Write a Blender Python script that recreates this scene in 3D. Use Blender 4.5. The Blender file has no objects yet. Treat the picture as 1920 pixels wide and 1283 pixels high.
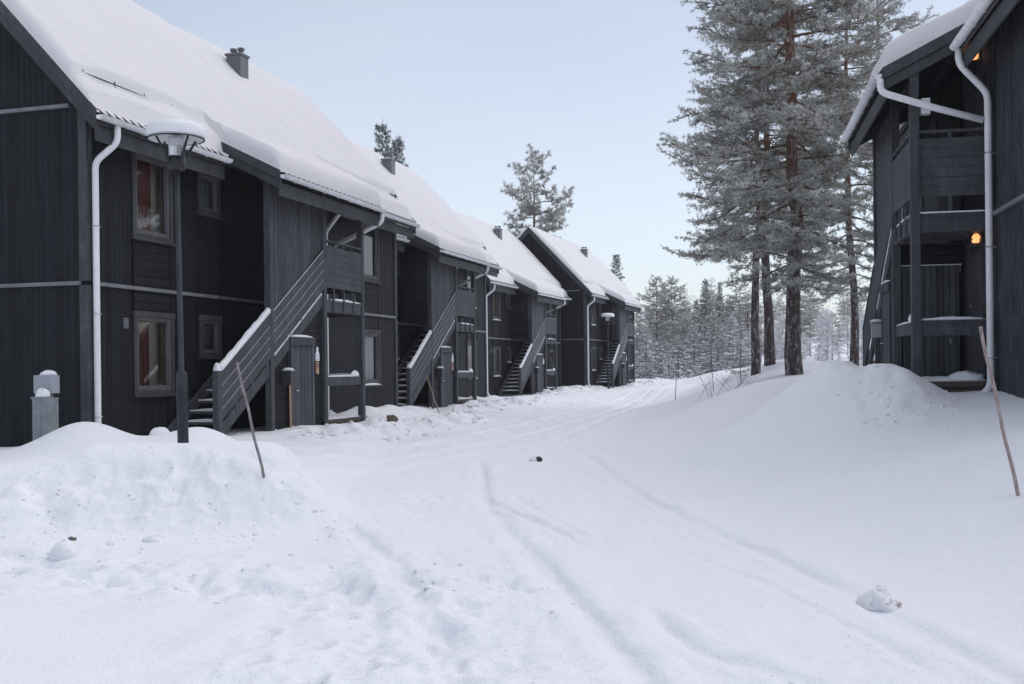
import bpy, math, random
import numpy as np
from mathutils import Matrix, Vector

# ------------------------------------------------------------------ camera, sky, sun
S = bpy.context.scene
COL = S.collection
R = math.radians
CAMZ, FOC, ROLL, HOR = 1.6, 1983.45, 0.011, 692.8
cam = bpy.data.objects.new('camera', bpy.data.cameras.new('camera'))
COL.objects.link(cam)
cam.data.sensor_width = 36.0
cam.data.lens = 36.0 * FOC / 1920
cam.data.shift_y = (HOR - 641.5) / 1920
cam.data.clip_start, cam.data.clip_end = 0.05, 3000
cam.matrix_world = Matrix(((1, ROLL, 0, 0), (0, 0, -1, 0), (-ROLL, 1, 0, CAMZ), (0, 0, 0, 1)))
S.camera = cam

SUN_AZ, SUN_EL = R(62), R(64)          # azimuth clockwise from +Y, elevation
wd = bpy.data.worlds.new('World'); S.world = wd; wd.use_nodes = True
nt = wd.node_tree
bg = nt.nodes['Background']
sky = nt.nodes.new('ShaderNodeTexSky'); sky.sky_type = 'NISHITA'; sky.sun_disc = False
sky.sun_elevation, sky.sun_rotation = SUN_EL, SUN_AZ
sky.air_density, sky.dust_density, sky.ozone_density = 1.0, 0.8, 1.6
sat = nt.nodes.new('ShaderNodeHueSaturation'); sat.inputs['Saturation'].default_value = 0.55
nt.links.new(sky.outputs[0], sat.inputs['Color'])
wtc = nt.nodes.new('ShaderNodeTexCoord'); wmp = nt.nodes.new('ShaderNodeMapping'); wmp.inputs['Scale'].default_value = (1.0, 1.0, 2.6)
wno = nt.nodes.new('ShaderNodeTexNoise'); wno.inputs['Scale'].default_value = 1.7; wno.inputs['Detail'].default_value = 3; wno.inputs['Roughness'].default_value = 0.5
wrm = nt.nodes.new('ShaderNodeMapRange'); wrm.inputs[1].default_value, wrm.inputs[2].default_value, wrm.inputs[3].default_value, wrm.inputs[4].default_value = 0.40, 0.75, 0.0, 0.20
wmx = nt.nodes.new('ShaderNodeMix'); wmx.data_type = 'RGBA'; wmx.inputs[7].default_value = (6.1, 6.2, 6.8, 1)
nt.links.new(wtc.outputs['Generated'], wmp.inputs[0]); nt.links.new(wmp.outputs[0], wno.inputs[0]); nt.links.new(wno.outputs['Fac'], wrm.inputs[0])
nt.links.new(wrm.outputs[0], wmx.inputs[0]); nt.links.new(sat.outputs[0], wmx.inputs[6])
nt.links.new(wmx.outputs[2], bg.inputs['Color'])
bg.inputs['Strength'].default_value = 0.12
sun = bpy.data.objects.new('sun', bpy.data.lights.new('sun', 'SUN')); COL.objects.link(sun)
sun.data.energy, sun.data.angle, sun.data.color = 1.35, R(90), (1.0, 0.95, 0.94)
sd = Vector((math.sin(SUN_AZ) * math.cos(SUN_EL), math.cos(SUN_AZ) * math.cos(SUN_EL), math.sin(SUN_EL)))
sun.rotation_euler = sd.to_track_quat('Z', 'Y').to_euler()
S.view_settings.view_transform = 'Standard'
S.view_settings.look = 'None'
S.view_settings.exposure = 0.37
S.view_settings.gamma = 1.0
S.render.engine = 'CYCLES'
S.cycles.use_denoising = True
S.cycles.max_bounces = 8
S.cycles.transparent_max_bounces = 24
S.cycles.volume_bounces = 1

# ------------------------------------------------------------------ helpers
def tag(o, label=None, cat=None, group=None, kind=None):
    if label: o['label'] = label
    if cat: o['category'] = cat
    if group: o['group'] = group
    if kind: o['kind'] = kind
    return o

def empty(name, loc=(0, 0, 0), rz=0.0):
    o = bpy.data.objects.new(name, None); COL.objects.link(o)
    o.empty_display_size = 0.3
    o.location = loc; o.rotation_euler = (0, 0, rz)
    return o

class MB:
    def __init__(s): s.v = []; s.f = []; s.smooth = False
    def add(s, vs, fs):
        n = len(s.v); s.v += [tuple(map(float, p)) for p in vs]; s.f += [tuple(i + n for i in f) for f in fs]
        return s
    def box(s, x0, x1, y0, y1, z0, z1):
        vs = [(x0,y0,z0),(x1,y0,z0),(x1,y1,z0),(x0,y1,z0),(x0,y0,z1),(x1,y0,z1),(x1,y1,z1),(x0,y1,z1)]
        return s.add(vs, [(3,2,1,0),(4,5,6,7),(0,1,5,4),(1,2,6,5),(2,3,7,6),(3,0,4,7)])
    def fbox(s, s0, s1, d0, d1, z0, z1):          # house frame: d is outward (-y)
        return s.box(s0, s1, -d1, -d0, z0, z1)
    def prism_s(s, poly, s0, s1):                 # poly of (d,z), extruded along s
        n = len(poly)
        vs = [(s0, -d, z) for d, z in poly] + [(s1, -d, z) for d, z in poly]
        fs = [tuple(range(n)), tuple(range(2*n-1, n-1, -1))]
        fs += [(i, i+n, (i+1) % n + n, (i+1) % n) for i in range(n)]
        return s.add(vs, fs)
    def prism_d(s, poly, d0, d1):                 # poly of (s,z), extruded along d
        n = len(poly)
        vs = [(a, -d0, z) for a, z in poly] + [(a, -d1, z) for a, z in poly]
        fs = [tuple(range(n)), tuple(range(2*n-1, n-1, -1))]
        fs += [(i, i+n, (i+1) % n + n, (i+1) % n) for i in range(n)]
        return s.add(vs, fs)
    def quad(s, a, b, c, d): return s.add([a, b, c, d], [(0, 1, 2, 3)])
    def tube(s, pts, r, n=8, cap=True):
        pts = [Vector(p) for p in pts]; rs = r if isinstance(r, (list, tuple)) else [r]*len(pts)
        vs = []; up = None
        for i, p in enumerate(pts):
            t = (pts[min(i+1, len(pts)-1)] - pts[max(i-1, 0)]).normalized()
            if up is None:
                up = Vector((0, 0, 1)) if abs(t.z) < 0.9 else Vector((1, 0, 0))
            a = t.cross(up)
            if a.length < 1e-4: a = t.cross(Vector((0, 1, 0)))
            a.normalize(); b = a.cross(t).normalized(); up = b
            for k in range(n):
                q = 2*math.pi*k/n
                vs.append(p + (a*math.cos(q) + b*math.sin(q))*rs[i])
        fs = []
        for i in range(len(pts)-1):
            for k in range(n):
                fs.append((i*n+k, i*n+(k+1) % n, (i+1)*n+(k+1) % n, (i+1)*n+k))
        if cap: fs += [tuple(range(n-1, -1, -1)), tuple(range((len(pts)-1)*n, len(pts)*n))]
        return s.add(vs, fs)
    def lathe(s, prof, n=24, c=(0, 0, 0)):
        vs = []; fs = []
        for r, z in prof:
            for k in range(n):
                q = 2*math.pi*k/n; vs.append((c[0]+r*math.cos(q), c[1]+r*math.sin(q), c[2]+z))
        for i in range(len(prof)-1):
            for k in range(n):
                fs.append((i*n+k, i*n+(k+1) % n, (i+1)*n+(k+1) % n, (i+1)*n+k))
        return s.add(vs, fs)
    def blob(s, c, r, seed=0, amp=0.15, nu=14, nv=9, zmin=-0.35):
        rg = random.Random(seed); ph = [rg.uniform(0, 6.3) for _ in range(6)]
        vs = []; fs = []
        for j in range(nv+1):
            th = math.pi*j/nv
            for k in range(nu):
                q = 2*math.pi*k/nu
                m = 1 + amp*(math.sin(2*q+ph[0])*math.sin(th*2+ph[1]) + .6*math.sin(3*q+ph[2]+th*3) + .4*math.sin(5*q+ph[3]-4*th))
                x, y, z = math.sin(th)*math.cos(q)*m, math.sin(th)*math.sin(q)*m, math.cos(th)*m
                vs.append((c[0]+x*r[0], c[1]+y*r[1], c[2]+max(z, zmin)*r[2]))
        for j in range(nv):
            for k in range(nu):
                fs.append((j*nu+k, (j+1)*nu+k, (j+1)*nu+(k+1) % nu, j*nu+(k+1) % nu))
        return s.add(vs, fs)
    def mesh(s, name, mat, smooth=False):
        m = bpy.data.meshes.new(name); m.from_pydata(s.v, [], s.f); m.update()
        if mat: m.materials.append(mat)
        if smooth: m.polygons.foreach_set('use_smooth', [True]*len(m.polygons))
        return m

def link(name, mesh, parent=None, loc=None):
    o = bpy.data.objects.new(name, mesh); COL.objects.link(o)
    if parent: o.parent = parent
    if loc: o.location = loc
    return o

def build(name, mb, mat, parent=None, smooth=False, loc=None):
    return link(name, mb.mesh(name, mat, smooth), parent, loc)

def np_mesh(name, V, F, mat, smooth=False, attrs=None):
    V = np.asarray(V, np.float32); F = np.asarray(F, np.int32); k = F.shape[1]
    m = bpy.data.meshes.new(name)
    m.vertices.add(len(V)); m.vertices.foreach_set('co', V.ravel())
    m.loops.add(F.size); m.loops.foreach_set('vertex_index', F.ravel())
    m.polygons.add(len(F)); m.polygons.foreach_set('loop_start', np.arange(0, F.size, k, dtype=np.int32))
    m.polygons.foreach_set('loop_total', np.full(len(F), k, np.int32))
    if smooth: m.polygons.foreach_set('use_smooth', np.ones(len(F), bool))
    for an, av in (attrs or {}).items():
        a = m.attributes.new(an, 'FLOAT', 'POINT'); a.data.foreach_set('value', np.asarray(av, np.float32))
    m.update(calc_edges=True)
    if mat: m.materials.append(mat)
    return m

# value noise
_rg = np.random.default_rng(5)
_LAT = _rg.random((256, 256))
def vnoise(x, y, sc=1.0, ox=0.0):
    x = np.asarray(x, float)*sc + 37.3 + ox; y = np.asarray(y, float)*sc + 11.7 + ox*1.7
    xi, yi = np.floor(x).astype(int), np.floor(y).astype(int)
    fx, fy = x-xi, y-yi
    fx = fx*fx*fx*(fx*(fx*6-15)+10); fy = fy*fy*fy*(fy*(fy*6-15)+10)
    a = _LAT[xi & 255, yi & 255]; b = _LAT[(xi+1) & 255, yi & 255]
    c = _LAT[xi & 255, (yi+1) & 255]; d = _LAT[(xi+1) & 255, (yi+1) & 255]
    return ((a*(1-fx)+b*fx)*(1-fy) + (c*(1-fx)+d*fx)*fy)*2-1
def fbm(x, y, sc, oct=3, ox=0.0):
    r = 0; a = 1.0
    for i in range(oct):
        r = r + a*vnoise(x, y, sc*(2.03**i), ox+i*19.1); a *= 0.5
    return r
def sstep(a, b, x):
    t = np.clip((x-a)/(b-a), 0, 1); return t*t*(3-2*t)

# ------------------------------------------------------------------ materials
def lin(r, g, b):
    f = lambda c: (c/255/12.92) if c/255 <= 0.04045 else ((c/255+0.055)/1.055)**2.4
    return (f(r), f(g), f(b), 1)

def mat(name, col, rough=0.7, metal=0.0, spec=0.4):
    m = bpy.data.materials.new(name); m.use_nodes = True
    p = m.node_tree.nodes['Principled BSDF']
    p.inputs['Base Color'].default_value = (*col[:3], 1); p.inputs['Roughness'].default_value = rough
    p.inputs['Metallic'].default_value = metal; p.inputs['Specular IOR Level'].default_value = spec
    return m

class NT:
    def __init__(s, m): s.t = m.node_tree; s.n = s.t.nodes; s.p = s.n['Principled BSDF']
    def new(s, t, **kw):
        n = s.n.new(t)
        for k, v in kw.items(): setattr(n, k, v)
        return n
    def L(s, a, b): s.t.links.new(a, b)
    def noise(s, vec, scale, detail=4, rough=0.6):
        n = s.new('ShaderNodeTexNoise'); n.inputs['Scale'].default_value = scale
        n.inputs['Detail'].default_value = detail; n.inputs['Roughness'].default_value = rough
        if vec is not None: s.L(vec, n.inputs['Vector'])
        return n.outputs['Fac']
    def math(s, op, a, b=None, clamp=False):
        n = s.new('ShaderNodeMath', operation=op); n.use_clamp = clamp
        for i, v in enumerate((a, b)):
            if v is None: continue
            if isinstance(v, (int, float)): n.inputs[i].default_value = v
            else: s.L(v, n.inputs[i])
        return n.outputs[0]
    def ramp(s, fac, stops):
        n = s.new('ShaderNodeValToRGB'); e = n.color_ramp.elements
        while len(e) < len(stops): e.new(0.5)
        for el, (p, c) in zip(e, stops): el.position = p; el.color = (*c[:3], 1)
        s.L(fac, n.inputs[0]); return n.outputs[0]
    def mix(s, fac, a, b, blend='MIX'):
        n = s.new('ShaderNodeMix', data_type='RGBA', blend_type=blend)
        for i, v in ((0, fac), (6, a), (7, b)):
            if isinstance(v, (int, float)): n.inputs[i].default_value = v
            elif isinstance(v, tuple): n.inputs[i].default_value = v
            else: s.L(v, n.inputs[i])
        return n.outputs[2]
    def bump(s, h, strength, dist):
        n = s.new('ShaderNodeBump'); n.inputs['Strength'].default_value = strength
        n.inputs['Distance'].default_value = dist; s.L(h, n.inputs['Height']); s.L(n.outputs[0], s.p.inputs['Normal'])
        return n
    def obj(s): return s.new('ShaderNodeTexCoord').outputs['Object']
    def mapping(s, vec, sc):
        n = s.new('ShaderNodeMapping'); n.inputs['Scale'].default_value = sc; s.L(vec, n.inputs['Vector']); return n.outputs[0]

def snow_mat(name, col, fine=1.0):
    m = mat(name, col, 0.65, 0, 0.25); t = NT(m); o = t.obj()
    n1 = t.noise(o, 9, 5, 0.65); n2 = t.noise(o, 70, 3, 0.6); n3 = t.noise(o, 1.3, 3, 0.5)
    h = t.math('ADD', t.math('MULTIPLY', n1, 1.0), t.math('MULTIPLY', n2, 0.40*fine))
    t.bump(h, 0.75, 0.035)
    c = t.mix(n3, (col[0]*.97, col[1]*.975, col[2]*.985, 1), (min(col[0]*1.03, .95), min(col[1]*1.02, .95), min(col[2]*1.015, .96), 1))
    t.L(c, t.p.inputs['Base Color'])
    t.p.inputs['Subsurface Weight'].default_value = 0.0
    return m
M_SNOW = snow_mat('snow', (0.84, 0.855, 0.885))
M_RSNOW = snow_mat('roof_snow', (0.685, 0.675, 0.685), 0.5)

def board_mat(name, base, axis, pitch, hi=1.9, frost=0.12):
    """painted timber boards; axis 'v' = vertical boards, 'h' = horizontal boards, 'n' = none"""
    m = mat(name, base, 0.7, 0, 0.22); t = NT(m); o = t.obj()
    sep = t.new('ShaderNodeSeparateXYZ'); t.L(o, sep.inputs[0])
    if axis == 'v':
        u = t.math('ADD', sep.outputs[0], sep.outputs[1]); gm = t.mapping(o, (14, 14, 0.9))
    elif axis == 'h':
        u = sep.outputs[2]; gm = t.mapping(o, (1.2, 1.2, 16))
    else:
        u = None; gm = t.mapping(o, (6, 6, 6))
    grain = t.noise(gm, 3.0, 6, 0.7); blot = t.noise(o, 1.7, 4, 0.6)
    g2 = t.math('MULTIPLY', grain, blot)
    col = t.ramp(g2, [(0.10, tuple(c*0.72 for c in base[:3])), (0.28, base[:3]), (0.52, tuple(c*hi for c in base[:3]))])
    h = t.math('MULTIPLY', grain, 0.25)
    if u is not None:
        cell = t.math('MULTIPLY', u, 1/pitch)
        fr = t.math('FRACT', cell)
        idn = t.new('ShaderNodeTexWhiteNoise', noise_dimensions='1D'); t.L(t.math('FLOOR', cell), idn.inputs['W'])
        tri = t.math('ABSOLUTE', t.math('SUBTRACT', fr, 0.5))            # 0.5 at the joint
        groove = t.math('SMOOTH_MIN', 1.0, t.math('MULTIPLY', t.math('SUBTRACT', 0.5, tri), 12.0))
        g = t.math('MINIMUM', 1.0, t.math('MULTIPLY', t.math('SUBTRACT', 0.5, tri), 8.0))
        col = t.mix(1.0, col, t.ramp(idn.outputs['Value'], [(0, (.66, .66, .66)), (1, (1.30, 1.30, 1.33))]), 'MULTIPLY')
        col = t.mix(t.math('SUBTRACT', 1.0, g, True), col, (base[0]*.12, base[1]*.12, base[2]*.13, 1))
        h = t.math('ADD', h, g)
    # rime frost on the timber
    fn = t.noise(t.mapping(o, (3, 3, 0.8)), 2.2, 5, 0.7)
    ff = t.math('MULTIPLY', t.math('SUBTRACT', fn, 0.45, True), frost*4)
    col = t.mix(ff, col, (0.20, 0.205, 0.23, 1))
    t.L(col, t.p.inputs['Base Color'])
    t.bump(h, 0.8, 0.012)
    return m
DARK = (0.0112, 0.0125, 0.0170)
MID = (0.066, 0.067, 0.077)
M_WALL = board_mat('dark_vertical_boards', DARK, 'v', 0.115, 1.5, 0.035)
M_WALLF = board_mat('frosted_vertical_boards', (0.030, 0.034, 0.043), 'v', 0.115, 2.0, 0.3)
M_WALLH = board_mat('dark_horizontal_boards', (0.0105, 0.0115, 0.0145), 'h', 0.145, 1.5, 0.03)
M_PANEL = board_mat('grey_vertical_boards', MID, 'v', 0.115, 1.8, 0.2)
M_RAIL = board_mat('grey_boards', MID, 'n', 0.1, 1.8, 0.25)
M_POST = board_mat('grey_posts', (0.062, 0.063, 0.073), 'n', 0.1, 1.6, 0.25)
M_TRIM = board_mat('grey_trim', (0.058, 0.058, 0.065), 'n', 0.1, 1.5, 0.15)
M_BAND = board_mat('frosted_trim', (0.20, 0.20, 0.22), 'n', 0.1, 1.8, 0.4)
M_FRAME = board_mat('window_grey', (0.12, 0.118, 0.124), 'n', 0.1, 1.3, 0.08)
M_SOFFIT = board_mat('soffit', (0.009, 0.0095, 0.012), 'h', 0.2, 1.5, 0.0)
M_DOOR = board_mat('door_boards', (0.085, 0.088, 0.102), 'v', 0.1, 1.4, 0.15)
M_STRUCTRED = None
M_ROOF = mat('roof_tile', (0.03, 0.031, 0.035), 0.5)
M_CHIM = mat('chimney_sheet', (0.16, 0.165, 0.18), 0.45, 0.3)
M_PIPE = mat('pale_pipe', (0.66, 0.66, 0.69), 0.5)
_t = NT(M_PIPE); _o = _t.obj()
_t.L(_t.ramp(_t.noise(_o, 5, 5, .7), [(0.3, (.70, .70, .74)), (0.7, (.86, .86, .88))]), _t.p.inputs['Base Color'])
M_PLINTH = mat('plinth', (0.16, 0.16, 0.16), 0.9)
M_DECK = board_mat('deck_boards', (0.11, 0.085, 0.07), 'h', 0.11, 1.5, 0.1)
M_METAL = mat('dark_metal', (0.05, 0.05, 0.055), 0.45, 0.6)
M_STEEL = mat('pale_steel', (0.5, 0.5, 0.52), 0.3, 0.9)
M_ROOM = mat('room_wall', (0.88, 0.84, 0.75), 0.9)
M_CURT = mat('red_curtain', (0.36, 0.15, 0.13), 0.9)
M_BLIND = mat('pale_blind', (0.42, 0.43, 0.45), 0.9)

def glass_mat():
    m = bpy.data.materials.new('window_glass'); m.use_nodes = True; t = m.node_tree
    t.nodes.remove(t.nodes['Principled BSDF']); out = t.nodes['Material Output']
    tr = t.nodes.new('ShaderNodeBsdfTransparent'); tr.inputs[0].default_value = (.93, .95, .95, 1)
    gl = t.nodes.new('ShaderNodeBsdfGlossy'); gl.inputs['Roughness'].default_value = 0.01
    fr = t.nodes.new('ShaderNodeFresnel'); fr.inputs['IOR'].default_value = 1.9
    mx = t.nodes.new('ShaderNodeMixShader')
    t.links.new(fr.outputs[0], mx.inputs[0]); t.links.new(tr.outputs[0], mx.inputs[1]); t.links.new(gl.outputs[0], mx.inputs[2])
    t.links.new(mx.outputs[0], out.inputs[0]); return m
M_GLASS = glass_mat()
def emis(name, col, st):
    m = mat(name, col, 0.4); p = m.node_tree.nodes['Principled BSDF']
    p.inputs['Emission Color'].default_value = (*col, 1); p.inputs['Emission Strength'].default_value = st; return m
M_LIT = emis('lit_lamp_glass', (1.0, 0.42, 0.16), 1.0)

# ------------------------------------------------------------------ terrain
HOUSES = [  # origin x, y, axis angle (from +Y, clockwise), base height
    (-6.747, 16.832, R(16.464), 0.361), (-4.685, 29.778, R(16.798), 0.399),
    (-1.292, 49.04, R(18.886), 0.398), (4.29, 61.17, R(18.593), 0.605), (8.869, 23.76, R(191.604), 1.142)]
HL = 12.655
def hpt(i, s, d):
    x, y, a, z = HOUSES[i]
    return x + math.sin(a)*s + math.cos(a)*d, y + math.cos(a)*s - math.sin(a)*d

def seg_dist(X, Y, pts):
    best = np.full(X.shape, 1e9); along = np.zeros(X.shape); acc = 0
    for (ax, ay), (bx, by) in zip(pts[:-1], pts[1:]):
        dx, dy = bx-ax, by-ay; l2 = dx*dx+dy*dy
        t = np.clip(((X-ax)*dx+(Y-ay)*dy)/l2, 0, 1)
        d = np.hypot(X-ax-t*dx, Y-ay-t*dy)
        u = d < best; best = np.where(u, d, best); along = np.where(u, acc+t*math.sqrt(l2), along); acc += math.sqrt(l2)
    return best, along, acc

def road_edge(Y):
    return np.interp(Y, [0, 5.4, 7.3, 10, 19, 30, 51, 75, 100, 140], [3.2, 2.54, 2.35, 1.97, 1.25, 3.0, 6.3, 13.5, 24, 44])
def road_left(Y):
    return np.interp(Y, [0, 5, 8, 10, 13, 17, 29, 42, 61, 75, 100, 140], [-3.0, -2.4, -1.7, -1.6, -1.8, -3.0, -0.6, 2.0, 5.2, 9.5, 20, 40])

TRACKS = [  # (points, half width, depth, rim)
    ([(-2.5, 13.0), (-1.95, 11.6), (-1.45, 10.1), (-1.02, 8.85), (-0.6, 7.0), (-.3, 5.5), (-.2, 3.5)], .13, .045, .02),
    ([(-.55, 17.5), (-.35, 12.6), (-.1, 10.6), (0.17, 8.9), (0.37, 7.6), (0.55, 6.3), (.9, 4.0)], .12, .05, .02),
    ([(-.45, 13.2), (-.05, 11.8), (.27, 10.7), (.52, 9.9), (.72, 9.3)], .07, .03, .015),
    ([(-.2, 14.2), (.2, 12.0), (.5, 10.6), (.7, 9.7)], .05, .02, .01),
    ([(1.25, 19.0), (1.42, 15.4), (1.62, 12.6), (1.95, 10.2), (2.32, 7.45), (2.55, 5.4), (2.9, 3.5)], .12, .05, .025),
    ([(.86, 7.3), (.92, 6.6), (1.05, 6.05), (1.45, 5.45), (2.0, 4.6)], .10, .045, .025),
    ([(1.3, 9.6), (1.55, 8.6), (1.8, 7.7), (2.1, 6.2), (2.2, 5.0)], .06, .022, .01),
    ([(-4.4, 15.3), (-2.2, 17.5), (.0, 22), (2.4, 31), (5.0, 42), (9, 58)], .16, .035, .02),
    ([(-4.3, 14.0), (-1.8, 16.3), (.7, 21), (3.0, 31), (5.7, 42), (10, 58)], .16, .035, .02),
    ([(-4.0, 17.3), (-2.4, 19.5), (-.9, 23), (1.2, 31), (4.0, 42), (8, 58)], .15, .03, .02),
    ([(-1.6, 9.0), (-1.35, 7.6), (-1.6, 6.4), (-2.0, 5.2)], .2, .03, .03),
]
BUMPS = [  # x, y, sx, sy, h
    (-6.25, 15.4, .62, .8, .42), (-4.45, 15.5, .55, .6, .33), (-5.3, 14.9, 1.0, .7, .16),
    (4.88, 15.6, .74, .80, .72), (4.05, 15.9, .95, .9, .40), (5.62, 15.1, .46, .5, .36), (3.2, 16.3, .9, .9, .14),
    (5.3, 24, 1.6, 2.5, .30), (6.6, 30, 2.0, 3.0, .35), (9.5, 38, 2.5, 5.0, .5), (6.4, 47, 1.0, 4.0, .35), (12.5, 66, 2.0, 6.0, .55),
]
def gz(X, Y, micro=False):
    X = np.asarray(X, float); Y = np.asarray(Y, float)
    z = np.interp(Y, [0, 6, 12, 20, 40, 60, 75, 100], [-.05, 0, .03, .14, .24, .42, .62, .9])
    xr = road_edge(Y); xl = road_left(Y)
    t = np.maximum(X-xr, 0)
    rise = np.interp(Y, [0, 14, 60, 100], [1.1, 1.15, 1.1, .5])
    z = z + rise*sstep(0, 6.0, t)
    tl = np.maximum(xl-X, 0)
    z = z + np.clip(.36-z, 0, 1)*sstep(0, 3.0, tl)*sstep(10, 15, Y)
    # left bank by the corner house: a ploughed ridge facing the road
    crest = 11.75 + .10*(X+4.2) + .16*vnoise(X, X*0, .55, 4)
    side = Y - crest
    ends = sstep(-1.75, -2.75, X + .25*np.clip(side, -1.5, 1.5))*sstep(-13, -9, X)
    hb = np.interp(X, [-9, -5.7, -4.6, -2.5], [.45, .52, .66, .70])*(1+.07*vnoise(X, Y, .8, 5))
    ridge = np.where(side < 0, sstep(-1.60, -.05, side), 1-.75*sstep(.2, 2.6, side))*ends
    bank = hb*ridge
    z = z + bank*np.clip(1-(z-.1)*.5, 0, 1)
    for bx, by, sx, sy, h in BUMPS:
        z = z + h*np.exp(-(((X-bx)/sx)**2+((Y-by)/sy)**2)/1.3)
    # ploughed crumbs along the house fronts
    for i in range(4):
        hx, hy, a, hb = HOUSES[i]
        s = (X-hx)*math.sin(a)+(Y-hy)*math.cos(a); dd = (X-hx)*math.cos(a)-(Y-hy)*math.sin(a)
        m = np.exp(-((dd-1.95)/.55)**2)*sstep(2.6, 4.2, s)*sstep(14.5, 12.6, s)
        z = z + m*(.13+.13*fbm(X, Y, 1.7, 3, 7+i))
        m2 = sstep(8.0, 8.6, s)*sstep(13.2, 12.8, s)*np.exp(-((dd-.7)/.55)**2)
        z = z + m2*(.16+.08*fbm(X, Y, 1.5, 2, 9))
    # rolling far ground and hillside
    z = z + sstep(85, 260, Y)*(2.0 + np.clip(.07*(X+20), 0, 12))
    z = z + .05*fbm(X, Y, .25, 2, 1)*sstep(3, 9, Y)*np.clip(t+tl, 0, 1)
    if micro:
        on = sstep(-.2, .4, np.minimum(xr-X, X-xl))
        z = z + .012*fbm(X*2.2, Y*.45, 1.1, 3, 5)*on + .018*fbm(X, Y, .6, 3, 6)
        z = z + (1-on)*.035*fbm(X, Y, .55, 3, 8)
        pat = np.clip(fbm(X, Y, .45, 2, 61)+.1, 0, 1)*sstep(20, 12, Y)*on
        z = z - pat*.026*np.abs(fbm(X, Y, 4.5, 3, 62)) + .004*on*fbm(X, Y, 9, 2, 63)*sstep(16, 9, Y)
        # rough, crumbly face of the banks
        face = 4*ridge*(1-ridge)*(side < 0)*ends + .25*ridge*(side < .3)
        z = z + face*(.085*fbm(X, Y, 1.4, 4, 12) - .065*np.abs(fbm(X, Y, 2.7, 3, 14)) - .018*np.abs(vnoise(X, Y, 9.0, 2)))
        pile = np.exp(-(((X-5.0)/1.25)**2+((Y-15.2)/1.1)**2))
        z = z + pile*(.15*fbm(X, Y, 1.1, 4, 15) - .07*np.abs(fbm(X, Y, 2.2, 3, 19)))*sstep(4.0, 5.2, X)
        # disturbed snow near the left foreground
        band = np.exp(-((Y-(8.0-.35*(X+1.6)))/.75)**2)*sstep(-6, -4, X)*sstep(.9, -.6, X)
        z = z + band*(.065*fbm(X, Y, 2.2, 4, 16) - .085*np.maximum(0, fbm(X, Y, 3.8, 3, 17)))
        near = sstep(7.5, 5.8, Y)*sstep(1.4, 0, np.abs(X+.6))
        z = z + near*(.055*fbm(X, Y, 2.4, 4, 18) - .05*np.abs(fbm(X, Y, 5.0, 3, 20)))
        for k, (pts, hw, dp, rim) in enumerate(TRACKS):
            x0 = min(p[0] for p in pts)-1; x1 = max(p[0] for p in pts)+1
            y0 = min(p[1] for p in pts)-1; y1 = max(p[1] for p in pts)+1
            sel = (X > x0) & (X < x1) & (Y > y0) & (Y < y1)
            if not sel.any(): continue
            xs, ys = X[sel], Y[sel]
            d, al, tot = seg_dist(xs, ys, pts)
            d = d + .02*fbm(xs, ys, 2.0, 3, 30+k)
            fade = sstep(0, .8, al)*sstep(0, .8, tot-al)*(.75+.35*vnoise(al, al*0, .9, k*5))
            g = -1.1*dp*np.exp(-(d/(hw*.68))**4) + 1.15*rim*np.exp(-((d-hw*1.6)/(.5*hw))**2)*(.6+.6*vnoise(xs, ys, 3.5, 41))
            z[sel] += g*fade
        for fx, fy, fa in FOOT:
            c, s_ = math.cos(fa), math.sin(fa)
            u = (X-fx)*c+(Y-fy)*s_; v = -(X-fx)*s_+(Y-fy)*c
            q = (u/.13)**2+(v/.06)**2
            z = z - .075*np.exp(-q**1.5) + .018*np.exp(-((np.sqrt(q)-1.6)/.4)**2)
    return z
FOOT = [(-1.45, 5.75, 1.2), (-1.2, 6.15, 1.0), (-1.55, 6.5, 1.3), (-1.15, 6.95, 1.0), (-1.42, 7.35, 1.2), (-2.0, 7.5, .4), (-2.6, 7.75, .2),
        (-1.05, 5.3, 1.1), (-3.1, 8.0, .3), (-.85, 5.75, 1.2), (-3.5, 8.5, .5)]

def axis_lines(parts, grow):
    out = []
    for a, b, st in parts:
        n = max(1, int(round((b-a)/st))); out += list(np.linspace(a, b, n, endpoint=False))
    x, st = parts[-1][1], parts[-1][2]
    while x < grow[0]:
        out.append(x); st *= grow[1]; x += st
    out.append(grow[0]); return np.array(out)
xp = axis_lines([(0, 4.5, .028), (4.5, 9, .06)], (300, 1.07))
xs_ = np.concatenate([-xp[:0:-1], xp])
ys_ = np.concatenate([np.linspace(-40, 3, 16, endpoint=False), axis_lines([(3, 4.8, .1), (4.8, 11, .028), (11, 18, .04), (18, 32, .09), (32, 75, .2)], (420, 1.06))])
GX, GY = np.meshgrid(xs_, ys_)
GZ = gz(GX, GY, True)
V = np.stack([GX.ravel(), GY.ravel(), GZ.ravel()], 1)
ny, nx = GX.shape
idx = np.arange(nx*ny).reshape(ny, nx)
Fq = np.stack([idx[:-1, :-1], idx[:-1, 1:], idx[1:, 1:], idx[1:, :-1]], -1).reshape(-1, 4)
cx = GX[:-1, :-1].ravel(); cy = GY[:-1, :-1].ravel()
on_road = (cx > road_left(cy)) & (cx < road_edge(cy)) & (cy < 130)
bankL = ((cy > 10.15+.10*(cx+4.2)) & (cy < 16.1) & (cx > -8.5) & (cx < -2.15-.12*(cy-10.2)))
bankL &= ~on_road
pileR = (((cx-4.75)/1.9)**2 + ((cy-15.5)/1.6)**2 < 1) & ~on_road
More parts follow.
